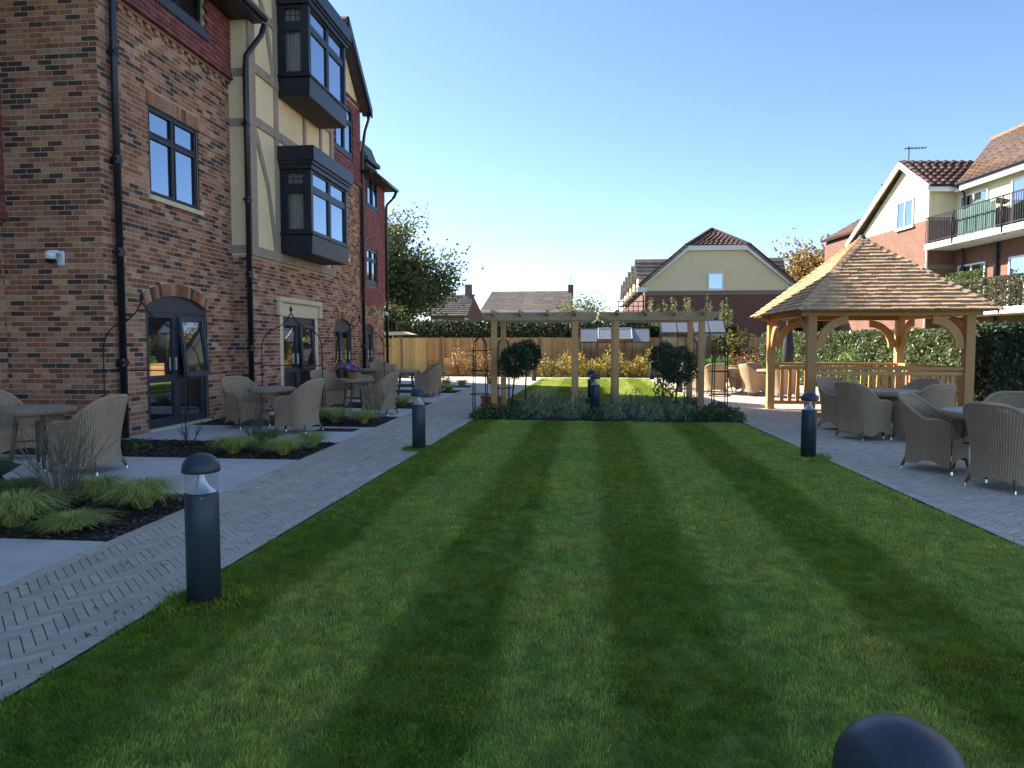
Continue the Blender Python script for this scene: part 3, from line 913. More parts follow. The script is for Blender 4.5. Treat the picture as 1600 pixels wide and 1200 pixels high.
MB().tube([(-6.60, Y0 - 0.5, 8.08), (-6.60, 14.26, 8.08)], 0.065, 8).build('gutter', 'pipe_black', home, smooth=True, world=True)
MB().box(HX, -6.9, 22.2, 25.05, 6.86, 6.97).build('soffit', 'black_metal', home, world=True)
MB().tube([(-6.84, 22.5, 6.93), (-6.84, 25.2, 6.93)], 0.06, 8).build('gutter', 'pipe_black', home, smooth=True, world=True)
MB().tube([(-6.9, 22.36, 8.86), (-7.6, 22.36, 8.86)], 0.065, 8).build('gutter', 'pipe_black', home, smooth=True, world=True)

def drainpipe(pts, r=0.05, brackets=()):
    p = MB().tube(pts, r, 10).build('drainpipe', 'pipe_black', home, smooth=True, world=True)
    for (x, y, z) in brackets:
        b = MB(); b.box(x - 0.075, x + 0.06, y - 0.07, y + 0.07, z - 0.02, z + 0.02)
        b.lathe([(0.0, -0.06), (r + 0.012, -0.06), (r + 0.012, 0.06), (0.0, 0.06)], 10, (x, y, z))
        b.v = [tuple(Vector(v) - home.location) for v in b.v]; b.build('bracket', 'pipe_black', p)
drainpipe([(-6.62, 10.33, 7.95), (-6.68, 10.33, 7.75), (-7.15, 10.33, 6.85), (-7.19, 10.33, 6.6), (-7.19, 10.33, 0.02)], 0.055, [(-7.19, 10.33, z) for z in (1.2, 2.9, 4.3, 5.9)])
drainpipe([(-6.60, 14.2, 7.95), (-6.62, 14.1, 7.7), (-6.86, 13.93, 7.25), (-6.88, 13.92, 7.0), (-6.88, 13.92, 0.02)], 0.055, [(-6.88, 13.92, z) for z in (1.4, 2.9, 4.4, 5.9)])
drainpipe([(-6.98, 22.38, 8.8), (-7.0, 22.36, 8.6), (-7.1, 22.28, 8.2), (-7.19, 22.26, 7.5), (-7.19, 22.26, 0.02)], 0.055, [(-7.19, 22.26, z) for z in (1.4, 3.2, 5.0, 6.6)])
drainpipe([(-6.84, 25.05, 6.9), (-6.9, 25.0, 6.7), (-7.17, 24.92, 6.4), (-7.19, 24.92, 6.2), (-7.19, 24.92, 0.02)], 0.055, [(-7.19, 24.92, z) for z in (1.4, 3.2, 5.0)])

# oak framing on the bay
def timber(fr, a, b, w=0.17, d=0.035):
    mb = MB(); fr.bar(mb, a, b, w, 0.0, d + random.uniform(-0.004, 0.006)); mb.build('timber', 'oak_grey', home, world=True)
timber(FB, (14.0, 3.40), (18.85, 3.40), 0.2, 0.05)
timber(FB, (14.14, 3.5), (14.14, 9.7), 0.28, 0.06)
timber(FB, (15.32, 3.5), (15.32, 9.7), 0.18)
timber(FB, (18.72, 3.5), (18.72, 9.7), 0.22, 0.05)
for z in (6.08, 7.16): timber(FB, (14.26, z), (18.6, z), 0.19, 0.04)
timber(FB, (16.9, 6.18), (16.9, 7.06), 0.13); timber(FB, (17.95, 6.18), (17.95, 7.06), 0.13); timber(FB, (18.15, 3.5), (18.15, 4.0), 0.13)
timber(FB, (16.9, 3.5), (16.9, 3.62), 0.13)
for z0, z1 in ((3.52, 5.95), (7.28, 9.2)):
    timber(FB, (15.22, z0), (14.85, (z0 + z1) / 2 + 0.2), 0.14, 0.03); timber(FB, (14.85, (z0 + z1) / 2 + 0.15), (14.28, z1), 0.14, 0.03)
timber(FB, (14.26, 8.4), (18.6, 8.4), 0.17)
for z in (3.42, 5.96, 6.95): timber(FR, (HX, z), (BX, z), 0.17, 0.02)
timber(FA, (19.9, 8.85), (19.9, 9.6), 0.12, 0.06); timber(FA, (18.9, 9.4), (20.6, 9.4), 0.12, 0.055)
# oriel windows
def oriel(zb, zt, label):
    yA, yB, xo = 15.42, 17.82, -6.15
    w = MB()
    w.box(BX + 0.03, xo + 0.05, yA - 0.06, yB + 0.06, zb, zb + 0.06)                    # floor plate
    w.hexa([(BX + .03, yA, zb - 0.42), (xo, yA, zb - 0.42), (xo, yB, zb - 0.42), (BX + .03, yB, zb - 0.42), (BX + .03, yA, zb), (xo + .02, yA, zb), (xo + .02, yB, zb), (BX + .03, yB, zb)])
    rfm = MB(); rfm.box(BX + 0.03, xo + 0.08, yA - 0.09, yB + 0.09, zt, zt + 0.07); rfm.box(BX + 0.03, xo + 0.04, yA - 0.05, yB + 0.05, zt - 0.1, zt)
    rfm.box(BX + 0.03, xo + 0.12, yA - 0.12, yB + 0.12, zt + 0.07, zt + 0.38)
    o = w.build('oriel_window', 'anthracite', home, bevel=0.012, world=True); o['label'] = label
    sub = lambda mb, nm, mt: (setattr(mb, 'v', [tuple(Vector(v) - home.location) for v in mb.v]), mb.build(nm, mt, o))[1]
    sub(rfm, 'oriel_roof', 'anthracite')
    F1 = Frame((xo, 0, 0), (0, 1, 0), (1, 0, 0)); F2 = Frame((0, yA, 0), (1, 0, 0), (0, -1, 0))
    z0, z1 = zb + 0.06, zt - 0.1
    for y in (yA + 0.06, yB - 0.06): sub(MB().box(xo - 0.12, xo, y - 0.06, y + 0.06, z0, z1), 'corner_post', 'anthracite')
    sub(MB().box(BX + 0.03, BX + 0.12, yA, yA + 0.1, z0, z1), 'wall_post', 'anthracite')
    fr_ = MB(); zt2 = z0 + (z1 - z0) * 0.70; ym = (yA + yB) / 2
    for a, b in ((yA + 0.12, ym - 0.03), (ym + 0.03, yB - 0.12)):
        for q0, q1 in ((z0, zt2 - 0.03), (zt2 + 0.03, z1)):
            F1.box(fr_, a, b, q0, q0 + 0.05, -0.08, -0.02); F1.box(fr_, a, b, q1 - 0.05, q1, -0.08, -0.02); F1.box(fr_, a, a + 0.05, q0 + .05, q1 - .05, -0.08, -0.02); F1.box(fr_, b - 0.05, b, q0 + .05, q1 - .05, -0.08, -0.02)
            pb = MB(); F1.box(pb, a + 0.03, b - 0.03, q0 + 0.03, q1 - 0.03, -0.065, -0.055); sub(pb, 'pane', 'window_glass')
    F1.box(fr_, ym - 0.03, ym + 0.03, z0, z1, -0.085, -0.015); F1.box(fr_, yA + .12, yB - .12, zt2 - 0.03, zt2 + 0.03, -0.083, -0.017)
    a, b = BX + 0.12, xo - 0.12
    for q0, q1 in ((z0, zt2 - 0.03), (zt2 + 0.03, z1)):
        F2.box(fr_, a, b, q0, q0 + 0.07, -0.08, -0.02); F2.box(fr_, a, b, q1 - 0.07, q1, -0.08, -0.02); F2.box(fr_, a, a + 0.07, q0 + .07, q1 - .07, -0.08, -0.02); F2.box(fr_, b - 0.07, b, q0 + .07, q1 - .07, -0.08, -0.02)
        pb = MB(); F2.box(pb, a + 0.03, b - 0.03, q0 + 0.03, q1 - 0.03, -0.065, -0.055); sub(pb, 'pane', 'side_glass')
    F2.box(fr_, a, b, zt2 - 0.03, zt2 + 0.03, -0.082, -0.018)
    for k in (1, 2): F2.box(fr_, a + 0.07 + (b - a - .14) * k / 3 - 0.008, a + 0.07 + (b - a - .14) * k / 3 + 0.008, zt2 + .1, z1 - .07, -0.055, -0.045)
    F2.box(fr_, a + .07, b - .07, (zt2 + z1) / 2, (zt2 + z1) / 2 + 0.016, -0.056, -0.044)
    sub(fr_, 'frame', 'anthracite')
    cu = MB()                                                     # pale curtain inside the side light
    n = 14
    for k in range(n):
        x0, x1 = a + 0.02 + (b - a - .04) * k / n, a + 0.02 + (b - a - .04) * (k + 1) / n
        y0_, y1_ = yA + 0.16 + 0.03 * (k % 2), yA + 0.16 + 0.03 * ((k + 1) % 2)
        cu.face([(x0, y0_, z0), (x1, y1_, z0), (x1, y1_, z1), (x0, y0_, z1)])
    sub(cu, 'curtain', 'curtain')
    ib = MB(); ib.box(BX + 0.04, xo - 0.16, yA + 0.3, yB - 0.16, z0, z1); sub(ib, 'room', 'room_dark')
    sf = MB(); sf.box(BX + 0.06, xo - 0.05, yA + 0.05, yB - 0.05, zb - 0.425, zb - 0.42); sub(sf, 'soffit_board', 'soffit')
oriel(3.92, 5.46, 'lower dark grey oriel window below the other one')
oriel(7.36, 9.02, 'upper dark grey oriel window near the gable')
# flat windows
window(FA, win1['u0'], win1['u1'], win1['z0'], win1['z1'])
window(FA, win1u['u0'], win1u['u1'], win1u['z0'], win1u['z1'], sill='lead')
window(FA, winB1['u0'], winB1['u1'], winB1['z0'], winB1['z1'])
window(FA, winB2['u0'], winB2['u1'], winB2['z0'], winB2['z1'], sill='lead', dep=0.0)
window(FA, winC1['u0'], winC1['u1'], winC1['z0'], winC1['z1'], sill='lead', dep=-0.02)
window(FA, winC2['u0'], winC2['u1'], winC2['z0'], winC2['z1'], sill='lead', dep=0.02)
ap = MB()                                        # scalloped lead apron below the upper window
u = win1u['u0'] - 0.06
while u < win1u['u1'] + 0.06:
    ap.extrude([FA.p(u, 7.33, 0.075), FA.p(u + 0.1, 7.33, 0.075), FA.p(u + 0.1, 7.22, 0.085), FA.p(u + 0.05, 7.17, 0.09), FA.p(u, 7.22, 0.085)], (0.012, 0, 0)); u += 0.1
ap.build('lead_apron', 'lead', home, world=True)
dm = MB(); dm.box(HX - 1.2, HX + 0.16, 22.65, 24.05, 7.42, 7.55); dm.hexa([(HX - 1.6, 22.72, 7.55), (HX + .08, 22.72, 7.55), (HX + .08, 23.98, 7.55), (HX - 1.6, 23.98, 7.55), (HX - 1.6, 22.8, 8.1), (HX - .1, 22.8, 8.05), (HX - .1, 23.9, 8.05), (HX - 1.6, 23.9, 8.1)])
dm.build('dormer', 'lead', home, world=True)
# french doors
def leaf_door(fr, u0, u1, z0, z1, dep, split=0.42, tilt=0.0, name='door'):
    fw = 0.09; mb = MB(); zs = z0 + (z1 - z0) * split
    e, h = dep, dep + 0.06
    fr.box(mb, u0, u0 + fw, z0, z1, e, h); fr.box(mb, u1 - fw, u1, z0, z1, e, h); fr.box(mb, u0 + fw, u1 - fw, z0, z0 + 0.14, e, h); fr.box(mb, u0 + fw, u1 - fw, z1 - fw, z1, e, h); fr.box(mb, u0 + fw, u1 - fw, zs - 0.06, zs + 0.06, e, h)
    d = mb.build(name, 'door_grey', home, world=True)
    off = home.location
    def sub(b, nm, mt):
        b.v = [tuple(Vector(v) - off) for v in b.v]; return b.build(nm, mt, d)
    for k, (a, b) in enumerate(((z0 + 0.14, zs - 0.06), (zs + 0.06, z1 - fw))):
        if tilt and k == 1:
            c = math.tan(tilt); p = MB(); s = MB()
            L = b - a
            def q(u_, z_, d_): return fr.p(u_, z_, d_ + (b - z_) * c)
            def qb(m_, ua, ub, za, zb_, d0, d1): m_.hexa([q(ua, za, d0), q(ub, za, d0), q(ub, za, d1), q(ua, za, d1), q(ua, zb_, d0), q(ub, zb_, d0), q(ub, zb_, d1), q(ua, zb_, d1)])
            qb(p, u0 + fw, u1 - fw, a + .03, b - .03, h, h + 0.01)
            sub(p, 'pane', 'door_glass')
            for ua, ub, za, zb_ in ((u0 + .04, u1 - .04, a - .05, a + .04), (u0 + .04, u1 - .04, b - .05, b + .03), (u0 + .04, u0 + .12, a + .04, b - .05), (u1 - .12, u1 - .04, a + .04, b - .05)): qb(s, ua, ub, za, zb_, h - 0.01, h + 0.045)
            sub(s, 'sash', 'door_grey')
        else:
            p = MB(); fr.box(p, u0 + fw, u1 - fw, a, b, dep + 0.02, dep + 0.03); sub(p, 'pane', 'door_glass')
    hd = MB(); fr.box(hd, u1 - 0.06, u1 - 0.03, z0 + 0.95, z0 + 1.2, h, h + 0.04); sub(hd, 'handle', 'chrome')
    return d
def french(fr, o, dep=-0.11, tilt=0.0, head=True):
    um = (o['u0'] + o['u1']) / 2
    mb = MB(); z1 = o['z1']; f = 0.06
    fr.box(mb, o['u0'], o['u0'] + f, 0, z1, dep - 0.02, dep + 0.08); fr.box(mb, o['u1'] - f, o['u1'], 0, z1, dep - 0.02, dep + 0.08); fr.box(mb, o['u0'] + f, o['u1'] - f, z1 - 0.10, z1, dep - 0.02, dep + 0.078)
    if o.get('arch'):
        hw = (o['u1'] - o['u0']) / 2; r = o['arch']; Rr = (hw * hw + r * r) / (2 * r); zc = z1 + r - Rr; n = 14
        pts = [(o['u0'] + 2 * hw * k / n) for k in range(n + 1)]
        poly = [fr.p(u, zc + math.sqrt(max(0, Rr * Rr - (u - um) ** 2)), dep + 0.02) for u in pts] + [fr.p(o['u1'], z1, dep + 0.02), fr.p(o['u0'], z1, dep + 0.02)]
        mb.extrude(poly[:n + 1] + ([] if r < 1e-3 else []), fr.N * 0.04)
    mb.build('door_frame', 'door_grey', home, world=True)
    leaf_door(fr, o['u0'] + f, um - 0.003, 0.05, z1 - 0.10, dep)
    leaf_door(fr, um + 0.003, o['u1'] - f, 0.05, z1 - 0.10, dep, tilt=tilt)
    st = MB(); fr.box(st, o['u0'], o['u1'], 0.0, 0.05, dep - 0.05, 0.06); st.build('threshold', 'stone', home, world=True)
french(FA, door1, tilt=R(7)); french(FB, door2, tilt=R(4)); french(FA, doorB); french(FA, doorC)
# stone door surround with a hood mould
ss = MB()
FB.box(ss, 15.34, 15.50, 0, 2.10, -0.1, 0.02); FB.box(ss, 17.40, 17.58, 0, 2.10, -0.1, 0.02); FB.box(ss, 15.34, 17.58, 2.10, 2.42, -0.1, 0.022)
FB.box(ss, 15.20, 17.72, 2.42, 2.54, -0.05, 0.10); FB.box(ss, 15.20, 15.34, 2.12, 2.42, -0.05, 0.09); FB.box(ss, 17.58, 17.72, 2.12, 2.42, -0.05, 0.09)
ss.build('stone_surround', 'stone', home, bevel=0.02, world=True)
pl = MB(); FB.box(pl, 17.58, 18.85, 0.0, 0.42, 0.0, 0.05)
ln = MB()

# security cameras
def cctv(loc, rz, label):
    t = thing('security_camera', label, 'camera', loc, rz)
    MB().box(-0.06, 0.06, -0.03, 0.0, -0.11, 0.11).build('wall_plate', 'white_upvc', t, bevel=0.01)
    MB().tube([(0, -0.02, 0.05), (0, -0.09, 0.09), (-0.03, -0.15, 0.08)], 0.028, 8).build('arm', 'white_upvc', t, smooth=True)
    MB().lathe([(0, 0.10), (0.05, 0.095), (0.075, 0.06), (0.08, -0.03), (0.0, -0.03)], 16, (-0.05, -0.16, 0)).build('body', 'white_upvc', t, smooth=True)
    MB().lathe([(0.072, -0.03), (0.068, -0.06), (0.045, -0.09), (0, -0.10)], 16, (-0.05, -0.16, 0)).build('dome', 'black_metal', t, smooth=True)
cctv((-7.94, Y0 - 0.012, 2.78), 0, 'white dome security camera on the near brick wall')
cctv((-7.26, 24.55, 2.5), R(90), 'white dome security camera at the far end of the brick wall')
# ---------------------------------------------------------------- gazebo
GX0, GX1, GY0, GY1 = 4.10, 6.85, 13.72, 16.62
gaz = thing('oak_gazebo', 'square oak gazebo with a shingled pyramid roof and balustrades', 'gazebo', ((GX0 + GX1) / 2, (GY0 + GY1) / 2, 0.012))
gl = lambda x, y, z: Vector((x, y, z)) - gaz.location
OAK = [(0.60, 0.315, 0.11), (0.56, 0.29, 0.10), (0.64, 0.345, 0.13)]
ok = lambda: tuple(np.array(random.choice(OAK)) * random.uniform(0.92, 1.08))
hx, hy = (GX1 - GX0) / 2, (GY1 - GY0) / 2
for sx in (-1, 1):
    for sy in (-1, 1):
        MB().box(sx * hx - 0.08, sx * hx + 0.08, sy * hy - 0.08, sy * hy + 0.08, 0, 1.99, ok()).build('post', 'oak_new', gaz, bevel=0.006)
for sy in (-1, 1): MB().box(-hx - 0.2, hx + 0.2, sy * hy - 0.07, sy * hy + 0.07, 1.99, 2.13, ok()).build('beam', 'oak_new', gaz, bevel=0.005)
for sx in (-1, 1): MB().box(sx * hx - 0.07, sx * hx + 0.07, -hy + 0.07, hy - 0.07, 1.992, 2.128, ok()).build('beam', 'oak_new', gaz, bevel=0.005)
def brace(c, d):
    """curved knee brace from the post at c along direction d"""
    mb = MB(); n = 8; t = ok(); c = Vector(c); d = Vector(d); s = d.cross(Vector((0, 0, 1)))
    for k in range(n):
        q = []
        for a in (k / n, (k + 1) / n):
            th = a * math.pi / 2
            for rr in (0.62, 0.50):
                # quarter arc bowed to the corner
                x = 0.66 - rr * math.cos(th) * 1.0; z = -0.66 + rr * math.sin(th) * 1.0
                xx, zz = (0.08 + (1 - math.cos(th)) * 0.56 + (0.0 if rr > .55 else 0.15 * math.cos(th)), -0.60 + math.sin(th) * 0.60 - (0.0 if rr > .55 else 0.15 * math.sin(th)))
                q.append(c + d * xx + Vector((0, 0, zz)))
        a0, b0, a1, b1 = q
        w = s * 0.035
        mb.hexa([a0 - w, b0 - w, b1 - w, a1 - w, a0 + w, b0 + w, b1 + w, a1 + w], t)
    mb.build('brace', 'oak_new', gaz)
for sx in (-1, 1):
    for sy in (-1, 1):
        brace((sx * hx, sy * hy, 1.99), (-sx, 0, 0)); brace((sx * hx, sy * hy, 1.99), (0, -sy, 0))
def balustrade(p, q, axis):
    p, q = Vector(p), Vector(q); d = (q - p).normalized(); n = int((q - p).length / 0.165)
    for z, w, h in ((1.02, 0.11, 0.06), (0.93, 0.06, 0.07), (0.15, 0.06, 0.08)):
        mb = MB(); mb.bar(p + Vector((0, 0, z)), q + Vector((0, 0, z)), w, h, tint=ok()); mb.build('rail', 'oak_new', gaz, bevel=0.005)
    for k in range(1, n):
        c = p.lerp(q, k / n); t = ok(); mb = MB()
        s = d.cross(Vector((0, 0, 1)))
        prof = [(0.19, 0.036), (0.34, 0.046), (0.55, 0.034), (0.75, 0.028), (0.90, 0.036)]
        for (za, wa), (zb, wb) in zip(prof[:-1], prof[1:]):
            mb.hexa([c + d * (-wa) + s * -.018 + Vector((0, 0, za)), c + d * wa + s * -.018 + Vector((0, 0, za)), c + d * wa + s * .018 + Vector((0, 0, za)), c + d * (-wa) + s * .018 + Vector((0, 0, za)),
                     c + d * (-wb) + s * -.018 + Vector((0, 0, zb)), c + d * wb + s * -.018 + Vector((0, 0, zb)), c + d * wb + s * .018 + Vector((0, 0, zb)), c + d * (-wb) + s * .018 + Vector((0, 0, zb))], t)
        mb.build('baluster', 'oak_new', gaz)
e = 0.08
balustrade((-hx + e, -hy, 0), (hx - e, -hy, 0), 'x'); balustrade((-hx + e, hy, 0), (hx - e, hy, 0), 'x'); balustrade((hx, -hy + e, 0), (hx, hy - e, 0), 'y')
# roof: boards under courses of cedar shingles
OV, ZE, ZA = 0.36, 2.085, 3.62
ex, ey = hx + OV, hy + OV
CED = [(0.62, 0.38, 0.20), (0.55, 0.33, 0.175), (0.68, 0.44, 0.25), (0.49, 0.30, 0.165), (0.60, 0.40, 0.24)]
corners = [Vector((-ex, -ey, ZE)), Vector((ex, -ey, ZE)), Vector((ex, ey, ZE)), Vector((-ex, ey, ZE))]
apex = Vector((0, 0, ZA))
dk = MB()
for k in range(4):
    a, b = corners[k], corners[(k + 1) % 4]
    n_ = (b - a).cross(apex - a).normalized()
    if n_.z < 0: n_ = -n_
    q = [a, b, apex]; v0 = [x - n_ * 0.03 for x in q]
    i = len(dk.v); dk.v += [tuple(x) for x in v0] + [tuple(x - n_ * 0.03) for x in q[:2]] + [tuple(apex - n_ * 0.06)]
    dk.f += [(i, i + 1, i + 2), (i + 5, i + 4, i + 3), (i, i + 3, i + 4, i + 1)]; dk.t += [(0.42, 0.25, 0.12)] * 3; dk.uv += [None] * 3
dk.build('roof_deck', 'oak_new', gaz)
rest = MB(); NC = 21; nsing = 0
for k in (0, 3, 1, 2):
    a, b = corners[k], corners[(k + 1) % 4]
    N = (b - a).cross(apex - a).normalized()
    if N.z < 0: N = -N
    for c in range(NC):
        t0, t1 = c / NC, min(1.0, (c + 1.25) / NC)
        p0, p1, q0, q1 = a.lerp(apex, t0), b.lerp(apex, t0), a.lerp(apex, t1), b.lerp(apex, t1)
        L = (p1 - p0).length; s = 0.0
        while s < L - 0.02:
            w = min(random.uniform(0.09, 0.21), L - s); f0, f1 = (s + 0.002) / L, (s + w - 0.002) / L; s += w
            th = random.uniform(0.022, 0.034); dz = random.uniform(-0.006, 0.006)
            u0, u1 = p0.lerp(p1, f0), p0.lerp(p1, f1)
            dn_ = (q0 - p0).normalized() * dz
            tt0, tt1 = q0.lerp(q1, f0), q0.lerp(q1, f1)
            tint = tuple(np.array(random.choice(CED)) * random.uniform(0.82, 1.18))
            pts = [u0 - dn_, u1 - dn_, tt1, tt0]
            h = [pts[0] - N * .004, pts[1] - N * .004, pts[2] - N * 0.012, pts[3] - N * 0.012, pts[0] + N * th, pts[1] + N * th, pts[2] - N * .004, pts[3] - N * .004]
            if nsing < 300:
                nsing += 1
                o = MB(); o.hexa([x - pts[0] for x in h], tint); o.build('shingle', 'cedar', gaz).location = pts[0]
            else: rest.hexa(h, tint)
for k in range(4):                                  # hip caps: pairs of boards folded over each hip
    a = corners[k]; hipd = (apex - a); n = 19
    sideA = (corners[(k + 1) % 4] - a).normalized(); sideB = (corners[(k - 1) % 4] - a).normalized()
    for c in range(n):
        p, q = a + hipd * (c / n), a + hipd * min(1, (c + 1.3) / n)
        up = Vector((0, 0, 1)); t = tuple(np.array(random.choice(CED)) * random.uniform(0.85, 1.1))
        for sd in (sideA, sideB):
            hd = hipd.normalized(); out = (sd - hd * sd.dot(hd)).normalized()
            nn = hd.cross(out); nn = nn if nn.z > 0 else -nn
            w = out * 0.085; l0, l1 = nn * 0.035, nn * 0.012
            rest.hexa([p + l0 - nn * 0.018, p + w + l0 - nn * .018, q + w + l1 - nn * .018, q + l1 - nn * .018, p + l0, p + w + l0, q + w + l1, q + l1], t)
rest.build('roof_shingles', 'cedar', gaz, kind='stuff')
MB().lathe([(0, 0.05), (0.05, 0.045), (0.08, 0.0), (0.13, -0.09)], 4, (0, 0, ZA)).build('finial_cap', 'lead', gaz, smooth=True)

# ---------------------------------------------------------------- pergolas
def pergola(x0, x1, b0, b1, label):
    t = thing('pergola', label, 'pergola', ((x0 + x1) / 2, 16.05, 0), 0, 'pergolas')
    cx = (x0 + x1) / 2
    for x in (x0, x1):
        for y in (-0.85, 0.85): MB().box(x - cx - 0.06, x - cx + 0.06, y - 0.06, y + 0.06, 0, 2.0).build('post', 'pergola_wood', t, bevel=0.005)
    for y in (-0.93, 0.93):
        mb = MB(); a, b = b0 - cx, b1 - cx
        mb.extrude([(a, y - 0.025, 2.15), (a, y - 0.025, 2.06), (a + 0.18, y - 0.025, 1.98), (b - 0.18, y - 0.025, 1.98), (b, y - 0.025, 2.06), (b, y - 0.025, 2.15)], (0, 0.05, 0))
        mb.build('beam', 'pergola_beam', t)
    for k in range(4):
        x = (x0 + (x1 - x0) * k / 3) - cx
        mb = MB(); mb.extrude([(x - 0.022, -1.16, 2.19), (x - 0.022, -1.16, 2.12), (x - 0.022, -1.02, 2.07), (x - 0.022, 1.02, 2.07), (x - 0.022, 1.16, 2.12), (x - 0.022, 1.16, 2.19)], (0.044, 0, 0))
        mb.build('rafter', 'pergola_beam', t)
pergola(-2.03, -0.30, -2.28, 0.17, 'timber pergola on the left over the planted bed')
pergola(0.58, 2.34, 0.22, 2.68, 'timber pergola on the right over the planted bed')

# ---------------------------------------------------------------- bollard lights
def bollard(loc, label, proto=[None]):
    if proto[0]: return copy_tree(proto[0], loc=loc, rz=random.uniform(0, 6), label=label)
    t = thing('bollard_light', label, 'bollard', loc, 0, 'bollard lights')
    MB().lathe([(0, 0), (0.093, 0), (0.093, 0.638), (0.088, 0.645), (0, 0.645)], 40).build('post', 'bollard_grey', t, smooth=False)
    MB().lathe([(0.089, 0.645), (0.089, 0.765)], 32).build('lens', 'clear_lens', t, smooth=True)
    MB().lathe([(0.083, 0.647), (0.060, 0.660), (0.040, 0.682), (0.025, 0.715), (0.016, 0.765)], 24).build('reflector', 'reflector', t, smooth=True)
    prof = [(0.0, 0.762), (0.100, 0.762), (0.104, 0.767), (0.104, 0.78)] + [(0.104 * math.cos(a), 0.78 + 0.094 * math.sin(a)) for a in [R(x) for x in (12, 24, 36, 48, 60, 72, 82, 90)]]
    MB().lathe(prof, 40).build('cap', 'bollard_grey', t, smooth=True)
    MB().lathe([(0, 0), (0.004, 0.0), (0.003, 0.003), (0, 0.004)], 8).build('screw', 'chrome', t).location = (0.045, -0.0815, 0.625)
    t.children[-1].rotation_euler = (R(90), 0, R(28))
    for o in t.children:
        if o.name.startswith('post'):
            o.data.polygons.foreach_set('use_smooth', [abs(p.normal.z) < 0.5 for p in o.data.polygons])
    proto[0] = t
    return t
bollard((-2.21, 3.83, 0.0), 'dark grey bollard light at the left lawn edge, nearest whole one')
bollard((-2.36, 9.70, 0.0), 'dark grey bollard light at the left lawn edge, second from the front')
bollard((2.83, 9.48, 0.0), 'dark grey bollard light at the right lawn edge in front of the gazebo')
bollard((0.520, 1.205, 0.0), 'dark bollard light whose domed top is cut off by the bottom edge')
bollard((0.14, 14.75, 0.0), 'dark grey bollard light in the middle of the planted bed, front one')
bollard((0.07, 16.9, 0.0), 'dark grey bollard light in the planted bed, just behind another one')
bollard((2.62, 30.0, 0.0), 'sunlit bollard light at the far right corner of the far lawn')
bollard((2.74, 21.9, 0.0), 'bollard light half hidden behind the right ball topped tree')
bollard((-2.15, 28.0, 0.0), 'bollard light at the far left edge of the sunlit lawn')

